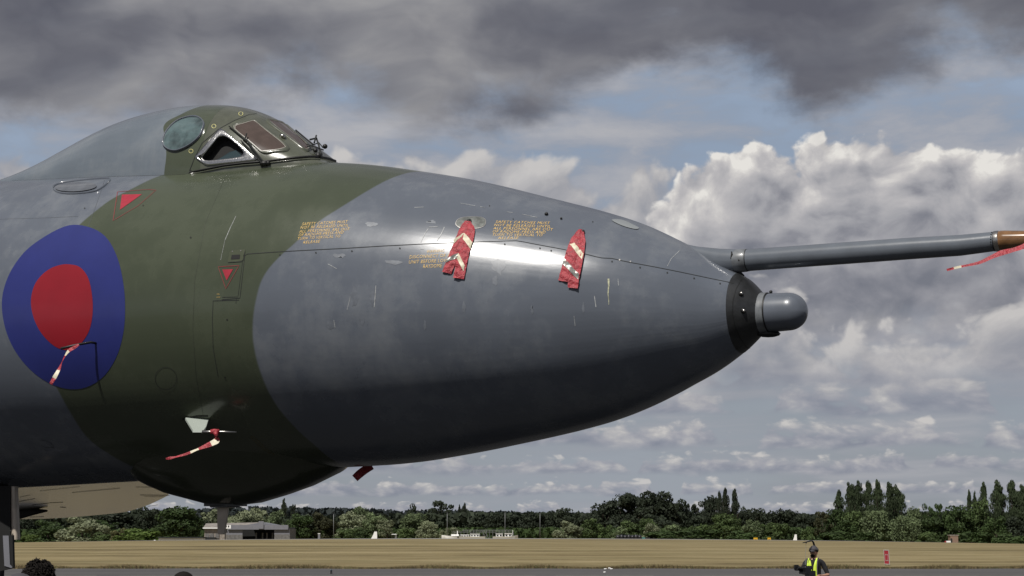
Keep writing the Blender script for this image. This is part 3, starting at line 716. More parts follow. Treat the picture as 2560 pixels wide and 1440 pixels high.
# open the canopy skin behind the plate
hole = [tuple(o_*0.35 + i_*0.65) for o_, i_ in zip(oo, ii)]
def inside(p, poly):
    c = False; j = len(poly) - 1
    for i in range(len(poly)):
        if (poly[i][1] > p[1]) != (poly[j][1] > p[1]) and p[0] < (poly[j][0]-poly[i][0])*(p[1]-poly[i][1])/(poly[j][1]-poly[i][1]) + poly[i][0]: c = not c
        j = i
    return c
def to_px(P):
    d = P - CAM; f = d.y*cp + d.z*sp; return (1280 + FOC*d.x/f, 720 - FOC*(-d.y*sp + d.z*cp)/f)
for o in (canopy, screen):
    bm = bmesh.new(); bm.from_mesh(o.data); kill = []
    for f in bm.faces:
        c = f.calc_center_median() + plane.location
        if (c - O).dot(B) > 0.1 and inside(to_px(c), hole): kill.append(f)
    bmesh.ops.delete(bm, geom=kill, context='FACES'); bm.to_mesh(o.data); bm.free()
# the two windscreen panes seen from this side
def pane_win(outer, inner, mat):
    oo, ii = fill_ring(outer, inner, 64); rings = []
    for k, h in ((0, 0.0), (0.12, 0.012), (0.8, 0.012), (1.0, 0.005)): rings.append([surf(*(o_*(1-k) + i_*k), h, T_CAN)[0] for o_, i_ in zip(oo, ii)])
    for r_ in rings: r_.append(r_[0])
    b = MB(); b.rings(rings, closed=False, caps=False); fr = b.build('pane_frame', M['ws_paint'], screen, smooth=True)
    decal('window_pane', [tuple(i_) for i_ in ii], mat, parent=screen, off=0.006, rings=4, sub=1, T=T_CAN)
    stroke('pane_bead', [tuple(i_) for i_ in ii], 2.2, M['bead'], parent=screen, closed=True, off=0.008, T=T_CAN, step=30)
pane_win(smooth_poly([(577, 316), (600, 306), (626, 298), (638, 300), (660, 318), (695, 344), (722, 366), (725, 374), (716, 380), (690, 382), (659, 385), (630, 362), (600, 338)], 3),
         smooth_poly([(585, 320), (610, 309), (633, 303), (640, 306), (665, 327), (690, 346), (712, 365), (711, 370), (690, 375), (660, 378), (651, 376), (620, 350)], 3), M['glass_brown'])
pane_win(smooth_poly([(656, 297), (670, 297), (700, 304), (712, 309), (738, 330), (760, 350), (777, 367), (774, 379), (762, 377), (735, 357), (710, 338), (680, 316)], 3),
         smooth_poly([(666, 300), (690, 304), (709, 310), (733, 331), (755, 350), (770, 366), (768, 374), (760, 372), (738, 354), (712, 334), (688, 316)], 3), M['glass_brown'])
# black seal round the foot of the windscreen, aluminium strip below it
SEAL = [(476, 431), (500, 426), (560, 414), (610, 408), (650, 405), (700, 399), (740, 395), (775, 393), (800, 394), (822, 398), (838, 404)]
stroke('windscreen_seal', SEAL, (4.5, 5.5), M['black'], off=0.004, T=T_ALL, raise_=0.012)
stroke('seal_strip', [(x, y + 5.2) for x, y in SEAL[:9]], 3.0, M['ws_paint'], off=0.004, raise_=0.007)
stroke('canopy_sill', [(30, 452), (120, 448), (200, 444), (300, 441), (410, 438), (462, 436), (474, 431), (478, 425)], 2.0, M['seam'], off=0.003)
# wipers
def on_can(p, h): return surf(p[0], p[1], h, T_CAN)[0]
wp = MB(); wp.tube([on_can((574, 319), 0.018), on_can((596, 337), 0.02), on_can((617, 354), 0.022)], 0.006, 6)
wo = wp.build('wiper', M['black'], plane)
a_ = MB(); a_.tube([on_can((608, 348), 0.02), on_can((622, 358), 0.04), on_can((640, 382), 0.045), on_can((662, 408), 0.03)], 0.009, 6)
a_.tube([on_can((604, 354), 0.02), on_can((630, 380), 0.03), on_can((655, 408), 0.02)], 0.006, 6); a_.tube([on_can((619, 341), 0.04), on_can((615, 352), 0.03)], 0.007, 6); a_.build('wiper_arm', M['seam'], wo)
k_ = MB(); k_.sphere(surf(663, 410, 0.02)[0], (0.045, 0.03, 0.022), 10, 6); k_.build('wiper_spindle', M['black'], wo, smooth=True)
for q_ in (surf(656, 412, 0.01)[0], surf(672, 409, 0.015)[0]): k_ = MB(); k_.sphere(q_, 0.02, 8, 6); k_.build('spindle_nut', M['black'], wo, smooth=True)
wp = MB(); wp.tube([on_can((737, 330), 0.02), on_can((760, 351), 0.025), on_can((778, 367), 0.03)], 0.008, 6)
wo = wp.build('wiper', M['black'], plane)
a_ = MB(); a_.tube([on_can((770, 358), 0.04), on_can((783, 357), 0.06), on_can((790, 375), 0.05), on_can((800, 392), 0.02)], 0.009, 6)
a_.tube([on_can((764, 365), 0.02), on_can((785, 380), 0.05), on_can((803, 384), 0.04)], 0.006, 6); a_.tube([on_can((765, 374), 0.03), on_can((790, 368), 0.05), on_can((800, 380), 0.05)], 0.006, 6); a_.tube([on_can((783, 350), 0.08), on_can((780, 366), 0.04)], 0.008, 6); a_.build('wiper_arm', M['seam'], wo)
for q_, r_, nm_ in ((on_can((795, 392), 0.01), 0.03, 'wiper_spindle'), (on_can((805, 377), 0.05), 0.024, 'spindle_nut'), (on_can((785, 383), 0.03), 0.022, 'spindle_nut')):
    k_ = MB(); k_.sphere(q_, r_, 10, 6); k_.build(nm_, M['black'], wo, smooth=True)
ct = MB(); ct.sphere(on_can((706, 343), 0.012), (0.03, 0.03, 0.02), 10, 6); ct.tube([on_can((700, 340), 0.012), on_can((712, 347), 0.014)], 0.014, 8); ct.build('centre_latch', M['steel'], screen, smooth=True)

# ---- nose pod
def pod_ring(c, rad, ax, n=36, e1=None):
    e1 = ax.cross(Z).normalized(); e2 = e1.cross(ax).normalized()
    return [c + e1*rad*math.cos(2*math.pi*k/n) + e2*rad*math.sin(2*math.pi*k/n) for k in range(n)]
s_a, z_a = sym(1897, 784); s_b, z_b = sym(1972, 779)
pa, pb = O + A*s_a + Z*z_a, O + A*s_b + Z*z_b; ax = (pb - pa).normalized()
mpp = (pb - CAM).length / FOC
Lp = (pb - pa).length; rp = 47.5 * mpp
b = MB(); b.rings([pod_ring(pa + ax*(Lp*k), rp*r_, ax) for k, r_ in ((-0.9, 1.03), (0.34, 1.02), (0.6, 1.01), (1.0, 0.985))] + [pod_ring(pb + ax*(rp*math.sin(a)*1.0), max(rp*0.985*math.cos(a), 0.002), ax) for a in np.linspace(0.12, math.pi/2 - 0.01, 12)])
pod = b.build('nose_pod', M['grey'], plane, auto=40)
b = MB(); b.rings([pod_ring(pa + ax*(Lp*k), rp*r_, ax) for k, r_ in ((-0.9, 1.07), (0.0, 1.075), (0.12, 1.10), (0.20, 1.085), (0.33, 1.085), (0.335, 1.0))], caps=False); b.build('pod_band', M['band'], pod, auto=30)
b = MB(); b.rings([pod_ring(pa + ax*(Lp*k), rp*r_, ax) for k, r_ in ((0.33, 1.0), (0.335, 1.062), (0.365, 1.06), (0.37, 1.0))], caps=False); b.build('pod_clamp', M['black'], pod, auto=30)
for k in (0.02, 0.42): b = MB(); b.sphere(pa + ax*(Lp*k) + Z*rp*1.10, 0.014, 8, 6); b.build('clamp_lug', M['black'], pod, smooth=True)
b = MB(); b.sphere(pa + ax*(Lp*0.3) - Z*rp*1.09, (0.10, 0.05, 0.03), 10, 6); b.build('drain_fairing', M['black'], pod, smooth=True)
for p in ((1852, 735), (1858, 777)):
    q, n = surf(*p, 0.0)
    b = MB(); b.sphere(q, 0.022, 12, 6); bo = b.build('bolt_washer', M['black'], collar, smooth=True)
    b = MB(); b.sphere(q + n*0.012, 0.014, 10, 6); b.build('bolt_head', M['steel'], collar, smooth=True)
stroke('collar_lip', [(1866, 690), (1853, 700), (1840, 722), (1832, 750), (1831, 785), (1837, 815), (1850, 845), (1866, 868), (1880, 876)], 1.6, M['black'], off=0.004, T=T_BODY)

# ---- refuelling probe
def symp(px, py): s, z = sym(px, py); return O + A*s + Z*z
# centre line and radius in photo pixels
CL = [(1862, 651, 27.5), (1960, 644, 27), (2120, 632.5, 27), (2280, 621, 26.5), (2400, 613.5, 25.5), (2440, 609, 24.6), (2488, 603.5, 23.5)]
def probe_rings(rows, n=28):
    o_ = []
    P = [symp(x, y) for x, y, _ in rows]
    for i, (x, y, r_) in enumerate(rows):
        d = (P[min(i+1, len(P)-1)] - P[max(i-1, 0)]).normalized()
        o_.append(pod_ring(P[i], r_ * (P[i] - CAM).length / FOC, d, n))
    return o_
b = MB(); b.rings(probe_rings(CL)); probe = b.build('refuelling_probe', M['pipe'], plane, auto=40)
b = MB(); b.rings(probe_rings([(1838, 653, 28.5), (1845, 652.4, 29.2), (1866, 650.8, 28.6), (1869, 650.6, 27)])); b.build('probe_band', M['band'], probe, auto=30)
b = MB(); b.rings(probe_rings([(1868.5, 650.6, 28.0), (1870.5, 650.4, 28.0)])); b.build('band_gap', M['black'], probe, auto=30)
for pts in ([(1836, 632), (1839, 641), (1837, 650), (1840, 664)], [(1855, 644), (1857, 655), (1859, 662)]):
    b = MB(); b.tube([symp(x, y) + B*(26*mpp*math.sqrt(max(0, 1-((y-651)/28)**2)) + 0.004) for x, y in pts], [0.004, 0.011, 0.006, 0.002][:len(pts)] if len(pts) == 4 else [0.004, 0.01, 0.003], 6); b.build('paint_chip', M['matblack'], probe)
b = MB(); b.rings(probe_rings([(2487, 603.6, 24.6), (2489, 603.3, 25.2), (2497, 602.6, 25.2), (2499, 602.4, 24.0)])); b.build('probe_clamp', M['steel'], probe, auto=30)
b = MB(); b.rings(probe_rings([(2484.8, 603.8, 24.2), (2487, 603.6, 24.2)])); b.build('clamp_gap', M['black'], probe, auto=30)
b = MB(); b.rings(probe_rings([(2498, 602.5, 23.8), (2504, 602.0, 24.6), (2512, 601.5, 24.4), (2560, 599.5, 22.0), (2640, 596, 17.5), (2720, 592.5, 14), (2740, 592, 9)])); b.build('probe_tip', M['brown'], probe, auto=40)
for k in range(7):
    y = 583 + k*6.2
    q = symp(2482, y) + B*(24*mpp*0.97*math.sqrt(max(0.02, 1-((y-604)/25)**2)) + 0.001)
    bb = MB(); bb.sphere(q, 0.0045, 6, 4); bb.build('rivet', M['seam'], probe, smooth=True)
# fairing that carries the probe into the nose
FR = []
for px_, cy, rv, rl in ((1686, 611, 10, 6), (1712, 625, 15, 12), (1740, 638, 22, 18), (1770, 646, 27, 23), (1800, 652, 30, 26), (1825, 653.5, 31, 28), (1841, 653, 29.5, 28)):
    c = symp(px_, cy); k = (c - CAM).length / FOC; d = (symp(1841, 653) - symp(1740, 645)).normalized(); e1 = d.cross(Z).normalized(); e2 = e1.cross(d).normalized()
    FR.append([c + e1*rl*k*math.cos(2*math.pi*j/32) + e2*rv*k*math.sin(2*math.pi*j/32) for j in range(32)])
b = MB(); b.rings(FR); fair = b.build('probe_fairing', M['pipe'], plane, auto=50)
T_NOSE = bvh(fus, collar)
stroke('fairing_seam', [(1700, 601), (1730, 616), (1752, 634), (1776, 648), (1800, 662), (1825, 676), (1846, 687)], 1.8, M['seam'], off=0.004, T=T_NOSE)
b = MB(); b.tube([symp(1838, 678), symp(1848, 683), symp(1860, 690)], [0.012, 0.02, 0.008], 8); b.build('fairing_drain', M['black'], plane)

# ---- bomb aimer's blister under the nose
bl_pts = [(356, 1200), (400, 1222), (435, 1237), (470, 1246), (530, 1262), (590, 1264), (640, 1258), (700, 1240), (760, 1218), (815, 1190), (848, 1168)]
ST = [(*sym(x, y), ) for x, y in bl_pts]
rg = []
for i, (s, zz) in enumerate(ST):
    zc_, r = body_c(s); keel = zc_ - r
    hgt = max(keel - zz, 0.004); wd = 0.10 + 0.62*math.sqrt(max(0.0, 1 - ((i - 5) / 5.05)**2))
    rg.append([O + A*s + B*(wd*math.cos(a)) + Z*(zc_ - math.sqrt(r*r - wd*wd*math.cos(a)**2) + 0.03 - (hgt + 0.03)*max(0.0, -math.sin(a))**1.5) for a in np.linspace(math.pi, 2*math.pi, 25)])
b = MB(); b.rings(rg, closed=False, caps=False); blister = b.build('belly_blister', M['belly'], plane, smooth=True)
def place_under(px, py, s_off=0.0): return symp(px, py)
# blade aerial below it
b = MB(); pr = [(545, 1264, 0.0), (571, 1264, 0.0), (567, 1300, 0), (560, 1336, 0.0), (546, 1336, 0.0), (545, 1300, 0)]
front = [symp(x, y) + B*0.012 for x, y, _ in pr]; back = [symp(x, y) - B*0.012 for x, y, _ in pr]
b.poly(front); b.poly(back[::-1])
for i in range(len(pr)): b.quad(front[i], back[i], back[(i+1) % len(pr)], front[(i+1) % len(pr)])
aer = b.build('blade_aerial', M['beige'], plane)
b = MB()
for x0, x1, y0, y1 in ((528, 600, 1260, 1264.5), (543, 582, 1263, 1268)):
    c = (symp(x0, y0) + symp(x1, y1)) / 2; L_ = (symp(x1, y0) - symp(x0, y0)).length
    b.box(c, (L_, 0.22, 0.025), rz=-PSI)
b.build('aerial_base', M['collar'], aer)

# ---- pitot mast and tube on the lower side
def near(px, py, out_):                              # a point standing off the skin at this pixel
    q, n = surf(px, py, 0, T_BODY); return q + n*out_
q0, n0 = surf(500, 1052, 0, T_BODY)
dep = (q0 - CAM).dot(Vector((0, 1, 0)))
def airp(px, py, dY=0.0): return at(px, py, dep + dY)
b = MB(); rr_ = [(463, 1050, -0.0), (500, 1044.5, -0.0), (523, 1047, 0.0), (515, 1072, -0.22), (508, 1081, -0.26), (482, 1081, -0.26)]
fr_ = [airp(x, y, d) for x, y, d in rr_]; up_ = Vector((0.0, 0.25, 1)).normalized()
b.poly(fr_); b.poly([p + up_*0.02 for p in fr_][::-1])
for i in range(6): b.quad(fr_[i], fr_[i] + up_*0.02, fr_[(i+1) % 6] + up_*0.02, fr_[(i+1) % 6])
pm = b.build('pitot_mast', M['pitot'], plane)
b = MB(); b.tube([airp(505, 1079, -0.26), airp(530, 1079.5, -0.26), airp(560, 1079.5, -0.26), airp(591, 1080, -0.26)], [0.012, 0.0105, 0.0085, 0.008], 10); b.build('pitot_tube', M['steel'], pm, smooth=True)
stroke('mast_root_gap', [(456, 1048), (495, 1040), (520, 1040)], 4.0, M['matblack'], parent=pm, off=0.004, T=T_BODY)
# static probe rod on the roundel
b = MB(); b.tube([near(240, 858, 0.0), near(236, 854, 0.05), near(222, 856, 0.13), near(200, 862, 0.26)], 0.011, 8); rod = b.build('static_probe', M['black'], plane, smooth=True)
stroke('mark_outline', [(626, 1092), (634, 1091), (660, 1116), (700, 1148)], 1.0, material('old_yellow_line', (0.16, 0.12, 0.02), 0.6))
stroke('mark_outline', [(626, 1092), (650, 1115), (690, 1146)], 1.0, bpy.data.materials['old_yellow_line'])
stroke('hatch_ring', [(100, 1100), (112, 1100), (128, 1108), (135, 1118), (115, 1119), (103, 1113)], 1.0, M['seam'])

# ---- far wing seen below the fuselage
WZ = 2.52
def wing_z(Y): k = Y - 18; return WZ + 0.0032*k - 0.00028*k*k
def plane_pt(px, py, dz=0.0, k=0):                   # meet the wing underside
    r = ray(px, py); Y = 20.0
    for _ in range(60):
        z = wing_z(min(max(Y, 14), 50)) + dz; Y = 0.5*Y + 0.5*(z - EYE) * r.y / r.z
    return CAM + r * (Y / r.y)
low = [(436, 1238), (425, 1244), (405, 1254), (388, 1262), (366, 1270), (340, 1278), (318, 1282), (280, 1286), (235, 1290), (190, 1294), (130, 1297), (50, 1298.5)]
lp = [plane_pt(x, y) for x, y in low]
ly = np.array([p.y for p in lp]); lx = np.array([p.x for p in lp]); o_ = np.argsort(ly); ly, lx = ly[o_], lx[o_]
b = MB(); rows, rowsu = [], []
lpx = np.array([x for x, _ in low])[::-1]; lY = np.array([p.y for p in lp])[::-1]
root_ = O - B*0.55
def root_Y(px):                                      # where this bearing crosses a line just beyond the keel
    k = (px - 1280) / (FOC*cp); return (root_.x*B.x + root_.y*B.y) / (k*B.x + B.y)
for px in np.concatenate([np.linspace(-260, 40, 10), np.linspace(50, 436, 44)]):
    k = (px - 1280) / (FOC*cp); y0_ = root_Y(px); y1_ = max(float(np.interp(px, lpx, lY)), y0_ + 0.05)
    Ys = y0_ + (y1_ - y0_)*np.linspace(0, 1, 26)
    f_ = lambda Y: 0.03 + 0.45*math.sqrt(max(0, 1 - ((Y - y0_)/(y1_ - y0_))))
    rows.append([(k*Y, Y, wing_z(Y)) for Y in Ys]); rowsu.append([(k*Y, Y, wing_z(Y) + f_(Y)) for Y in Ys])
b.rings(rows, closed=False, caps=False, mi=0); b.rings([r[::-1] for r in rowsu], closed=False, caps=False, mi=1)
for i in range(len(rows) - 1): b.quad(rows[i][-1], rows[i+1][-1], rowsu[i+1][-1], rowsu[i][-1], 1)
wing = b.build('wing', [M['underside'], M['grey']], plane, auto=30)
def wing_line(pts, wpx, name='wing_seam', mat='seam'):
    b = MB(); L_ = []
    for x, y in pts:
        L_.append([plane_pt(x, y - wpx*0.32, -0.004), plane_pt(x, y + wpx*0.32, -0.004)])
    b.rings(L_, closed=False, caps=False); return b.build(name, M['wing_seam'], wing)
for l, w_ in (([(50, 1243), (75, 1238)], 1.0), ([(48, 1254), (88, 1247)], 1.2), ([(80, 1263), (130, 1257), (158, 1256)], 1.3), ([(180, 1232), (300, 1221)], 1.2), ([(100, 1228), (200, 1217)], 1.0), ([(340, 1218), (400, 1219)], 1.1), ([(350, 1238), (425, 1239)], 1.3), ([(360, 1242), (410, 1242)], 0.9), ([(370, 1266), (395, 1262)], 1.6), ([(75, 1293), (110, 1292)], 1.2), ([(150, 1268), (165, 1269)], 1.5)): wing_line(l, w_)
# dark fairing tip beneath the wing
tipb = MB(); tipb.tube([plane_pt(x, y, -0.05) for x, y in ((117, 1277), (85, 1279), (45, 1284), (-60, 1292))], [0.02, 0.07, 0.13, 0.16], 12); tipb.build('wing_fairing', M['matblack'], wing, smooth=True)

# ---- nose wheel leg and its doors
gy = 16.6
def gp(px, py, d=0.0): return at(px, py, gy + d)
b = MB(); top_, bot_ = gp(-2, 1205, 0.45), gp(-2, 1330, 0.45); b.tube([top_ + Z*0.3, Vector((top_.x, top_.y, 0.42))], 0.085, 16); leg = b.build('nose_leg', M['matblack'], plane, smooth=True)
wl = MB()
for sd_ in (-0.24, 0.24):
    c = Vector((top_.x, top_.y, 0.42)) + B*sd_; rr2 = []
    for a in np.linspace(0, 2*math.pi, 29)[:-1]:
        rr2.append([c + B*(0.11*math.cos(q)) + A*((0.32 + 0.10*math.sin(q))*math.cos(a)) + Z*((0.32 + 0.10*math.sin(q))*math.sin(a)) for q in np.linspace(0, 2*math.pi, 13)[:-1]])
    rr2.append(rr2[0]); wl.rings(rr2, caps=False)
    wl.tube([c - B*0.08, c + B*0.08], 0.24, 20)
wl.tube([Vector((top_.x, top_.y, 0.42)) - B*0.3, Vector((top_.x, top_.y, 0.42)) + B*0.3], 0.05, 10)
wl.build('nose_wheel_pair', M['tyre'], leg, smooth=True)
def slab(name, pts, thick, mat, parent):
    b = MB(); f_ = [gp(*p) for p in pts]; k_ = [p + Vector((0, thick, 0)) for p in f_]
    b.poly(f_); b.poly(k_[::-1])
    for i in range(len(f_)): b.quad(f_[i], k_[i], k_[(i+1) % len(f_)], f_[(i+1) % len(f_)])
    return b.build(name, M[mat], parent)
slab('gear_door', [(-40, 1215, 0.05), (27, 1215, 0.05), (25, 1280, 0.05), (26, 1342, 0.05), (-40, 1342, 0.05)], 0.03, 'matblack', plane)
# curved pale strut cover
b = MB(); rows = []
for y in np.linspace(1216, 1349, 12):
    x0_, x1_ = 23 + (y-1216)*0.015, 45.5 + (y-1216)*0.04
    rows.append([gp(x0_ + (x1_-x0_)*k, y, 0.10 - 0.06*math.sin(math.pi*k)) for k in np.linspace(0, 1, 9)])
b.rings(rows, closed=False, caps=False); cover = b.build('strut_cover', M['beige'], plane, smooth=True)
b = MB(); b.sphere(gp(27, 1328, 0.03), 0.011, 8, 6); b.build('cover_bolt', M['matblack'], cover)
dr = slab('lower_gear_door', [(-30, 1338, -0.1), (31, 1338, -0.1), (33.5, 1420, -0.1), (-30, 1435, -0.1)], 0.06, 'matblack', plane)
slab('door_stripe', [(7, 1339, -0.106), (21.5, 1339, -0.106), (25, 1415, -0.106), (11, 1415, -0.106)], 0.004, 'cladding', dr)
slab('door_stripe', [(12, 1415, -0.108), (26, 1412, -0.108), (31, 1418, -0.108), (28, 1420, -0.108)], 0.004, 'cladding', dr)

# ------------------------------------------------------------------ streamers
def cloth_patch(b, rows, nx, off0, off1, wr, seed, lift=0.0, mi=0):
    """rows of (left px, right px); hangs off the skin"""
    rs = np.random.default_rng(seed); ph = rs.uniform(0, 6, 4); L_ = []
    R2 = []
    for a, c in zip(rows[:-1], rows[1:]):
        n = max(1, int(abs(c[0][1]-a[0][1]) / 3))
        for k in range(n): R2.append(tuple((a[i][0]+(c[i][0]-a[i][0])*k/n, a[i][1]+(c[i][1]-a[i][1])*k/n) for i in (0, 1)))
    R2.append(rows[-1]); n = len(R2)
    for i, (l, r_) in enumerate(R2):
        row = []
        for k in np.linspace(0, 1, nx+1):
            x, y = l[0]+(r_[0]-l[0])*k, l[1]+(r_[1]-l[1])*k
            h = off0 + (off1-off0)*i/max(1, n-1) + wr*(math.sin(x*0.19+ph[0]+y*0.05) + 0.7*math.sin(y*0.31+ph[1]-x*0.13) + 0.5*math.sin((x+y)*0.37+ph[2]))
            row.append(surf(x, y, max(h, 0.004)+lift, T_BODY)[0])
        L_.append(row)
    b.rings(L_, closed=False, caps=False, mi=mi)
def streamer_on_skin(label, patches, stripes, ringpx, seed):
    q = surf(*ringpx, 0.0, T_BODY)[0]
    t_ = thing('warning_streamer', q, label, 'streamer', 'red safety streamers hanging on the bomber')
    b = MB()
    for r_, o0, o1 in patches: cloth_patch(b, r_, 8, o0, o1, 0.0050, seed)
    b.build('cloth', M['cloth'], t_, smooth=True)
    for r_, mat, o0, o1 in stripes:
        b = MB(); cloth_patch(b, r_, 4, o0, o1, 0.0050, seed, 0.003); b.build('chevron', M[mat], t_, smooth=True)
    b = MB(); p, n = surf(ringpx[0], ringpx[1], 0.012, T_BODY)
    e1 = n.cross(Z).normalized(); e2 = e1.cross(n)
    rg_ = [p + e1*0.016*math.cos(a) + e2*0.022*math.sin(a) for a in np.linspace(0, 2*math.pi, 15)]
    b.tube(rg_, 0.005, 6); b.sphere(p, 0.014, 8, 6); b.build('clip', M['black'], t_, smooth=True)
    return t_
streamer_on_skin('red cloth streamer with two tails and pale chevrons hanging from the worn oval plate',
    [([((1163, 555), (1176, 558)), ((1152, 572), (1186, 570)), ((1146, 585), (1188, 578)), ((1139, 603), (1185, 600)), ((1128, 628), (1176, 626)), ((1121, 648), (1171, 648))], 0.022, 0.016),
     ([((1121, 647), (1144, 646)), ((1113, 665), (1137, 666)), ((1106, 681), (1129, 686))], 0.016, 0.018),
     ([((1142, 647), (1171, 647)), ((1138, 675), (1166, 674)), ((1134, 696), (1161, 699))], 0.016, 0.020)],
    [([((1157, 587), (1162, 586)), ((1135.5, 605), (1136, 612))], 'cream', .02, .018), ([((1161, 586), (1158, 601)), ((1182, 608), (1177, 625))], 'cream', .02, .017),
     ([((1146, 634), (1146, 645)), ((1119, 650), (1117, 659))], 'refl', .017, .017), ([((1147, 634), (1142, 646)), ((1163, 666), (1160, 680))], 'cream', .017, .018)], (1173, 555), 3)
streamer_on_skin('red cloth streamer with one pale and one grey diagonal stripe near the nose',
    [([((1448, 579), (1459, 580)), ((1436, 590), (1461, 592)), ((1428, 600), (1464, 606)), ((1420, 620), (1461, 635)), ((1410, 650), (1456, 662)), ((1402, 680), (1450, 692)), ((1396, 701), (1446, 706))], 0.024, 0.016),
     ([((1396, 700), (1421, 703)), ((1396, 701.5), (1420, 707))], 0.016, 0.017), ([((1421, 702), (1448, 703)), ((1420, 720), (1445, 723))], 0.016, 0.018)],
    [([((1424, 614), (1436, 612)), ((1455, 652), (1459, 637))], 'cream', .021, .019), ([((1411, 648), (1407, 662)), ((1429, 668), (1426, 682)), ((1448, 687), (1446, 701))], 'refl', .018, .017)], (1456, 582), 9)

def ribbon(label, pts, mats, name='warning_streamer', bands=None, loop=None):
    """pts: (px, py, Y depth, width px, twist): a free ribbon in the air"""
    P = [at(x, y, d) for x, y, d, _, _ in pts]
    t_ = thing(name, P[0], label, 'streamer', 'red safety streamers hanging on the bomber')
    n = (len(pts)-1)*6 + 1; C_, W_, T_ = [], [], []
    for i in range(n):
        u = i/6; j = min(int(u), len(pts)-2); k = u - j; g0 = [max(0, j-1), j, j+1, min(len(pts)-1, j+2)]
        C_.append(0.5*((2*P[g0[1]]) + (P[g0[2]]-P[g0[0]])*k + (2*P[g0[0]]-5*P[g0[1]]+4*P[g0[2]]-P[g0[3]])*k*k + (-P[g0[0]]+3*P[g0[1]]-3*P[g0[2]]+P[g0[3]])*k**3))
        W_.append(pts[j][3]*(1-k) + pts[j+1][3]*k); T_.append(pts[j][4]*(1-k) + pts[j+1][4]*k)
    rows = []
    for i, c in enumerate(C_):
        d = (C_[min(i+1, n-1)] - C_[max(i-1, 0)]).normalized(); v = (c - CAM).normalized()
        e = d.cross(v).normalized(); e = (e*math.cos(T_[i]) + d.cross(e).normalized()*math.sin(T_[i]))
        h = W_[i]*(c-CAM).length/FOC/2; rows.append([c - e*h, c, c + e*h])
    b = MB()
    for i in range(n-1):
        mi = 0
        for a0, a1, m_ in (bands or []):
            if a0 <= i/(n-1) < a1: mi = m_
        for j in range(2): b.quad(rows[i][j], rows[i][j+1], rows[i+1][j+1], rows[i+1][j], mi)
    b.build('cloth', [M['cloth'], M['cream']], t_, smooth=True)
    return t_
d0 = dep - 0.30
t_ = ribbon('thin twisting red and white streamer tied to the pitot tube low on the fuselage', [(540, 1094, d0, 7, 0.2), (541, 1102, d0, 17, 0.5), (519, 1113, d0-0.02, 12, 0.4), (492, 1124, d0-0.05, 7, 0.9), (468, 1134, d0-0.05, 6, 0.2), (440, 1142, d0-0.08, 5, 0.9), (425, 1145, d0-0.08, 7, 0.2), (415, 1147, d0-0.1, 4, 0.2)], None, bands=[(0.10, 0.22, 1), (0.40, 0.52, 1)])
b = MB(); b.tube([at(526, 1079, d0), at(536, 1079, d0), at(548, 1079, d0)], [0.018, 0.024, 0.02], 12); b.tube([at(538, 1080, d0-0.015), at(541, 1088, d0-0.02), at(540, 1095, d0)], [0.02, 0.016, 0.008], 8); b.build('loop', M['cloth'], t_, smooth=True)
dq = near(200, 862, 0.26); d1 = dq.y
ribbon('limp red and white streamer hanging from the black rod on the roundel', [(197, 861, d1, 5, 0.2), (186, 868, d1, 9, 0.3), (172, 877, d1, 9, 0.7), (163, 889, d1, 6, 1.0), (155, 905, d1, 4, 1.2), (148, 922, d1, 8, 0.6), (137, 942, d1-0.03, 10, 0.2), (127, 960, d1-0.03, 8, 0.4)], None, bands=[(0.28, 0.42, 1), (0.72, 0.86, 1)])
dt = symp(2520, 605).y - 0.2
ribbon('red streamer trailing in the wind from the brown probe tip', [(2600, 590, dt-0.05, 16, 0.3), (2560, 615, dt, 13, 0.5), (2535, 624, dt, 12, 0.6), (2505, 632, dt, 15, 0.5), (2478, 643, dt, 11, 0.6), (2450, 656, dt, 8, 0.4), (2420, 663, dt, 6, 0.5), (2395, 668, dt, 6, 0.3), (2367, 675, dt, 6, 0.2)], None, bands=[(0.82, 0.90, 1)])
du = symp(900, 1168).y + 0.4
t5 = ribbon('short red streamer blown sideways beneath the nose', [(930, 1164, du, 22, 0.5), (915, 1173, du, 21, 0.3), (900, 1184, du, 21, 0.2), (887, 1196, du, 20, 0.3)], None)
bpy.context.view_layer.update()
#PART3
# ------------------------------------------------------------------ trees
def mat_leaf(name, c, var=0.24, trans=0.25):
    m = bpy.data.materials.new(name); m.use_nodes = True; t = m.node_tree; b = t.nodes['Principled BSDF']
    b.inputs['Roughness'].default_value = 0.7; b.inputs['Specular IOR Level'].default_value = 0.25
    ge = t.nodes.new('ShaderNodeNewGeometry'); oi = t.nodes.new('ShaderNodeObjectInfo')
    r_ = S(t, ge.outputs['Random Per Island']); n = noise(t, ge.outputs['Position'], 0.45, 3, 0.6)
    f = r_.step(0, 1, 1 - var, 1 + var) * n.step(0.3, 0.7, 0.72, 1.25) * S(t, oi.outputs['Random']).step(0, 1, 0.86, 1.14)
    hv = t.nodes.new('ShaderNodeVectorMath'); hv.operation = 'SCALE'; hv.inputs[0].default_value = c; t.links.new(f.s, hv.inputs['Scale'])
    t.links.new(hv.outputs[0], b.inputs['Base Color'])
    tr = t.nodes.new('ShaderNodeBsdfTranslucent'); t.links.new(hv.outputs[0], tr.inputs[0])
    mx = t.nodes.new('ShaderNodeMixShader'); mx.inputs[0].default_value = trans
    o = [n_ for n_ in t.nodes if n_.type == 'OUTPUT_MATERIAL'][0]
    t.links.new(b.outputs[0], mx.inputs[1]); t.links.new(tr.outputs[0], mx.inputs[2]); t.links.new(mx.outputs[0], o.inputs[0])
    return m
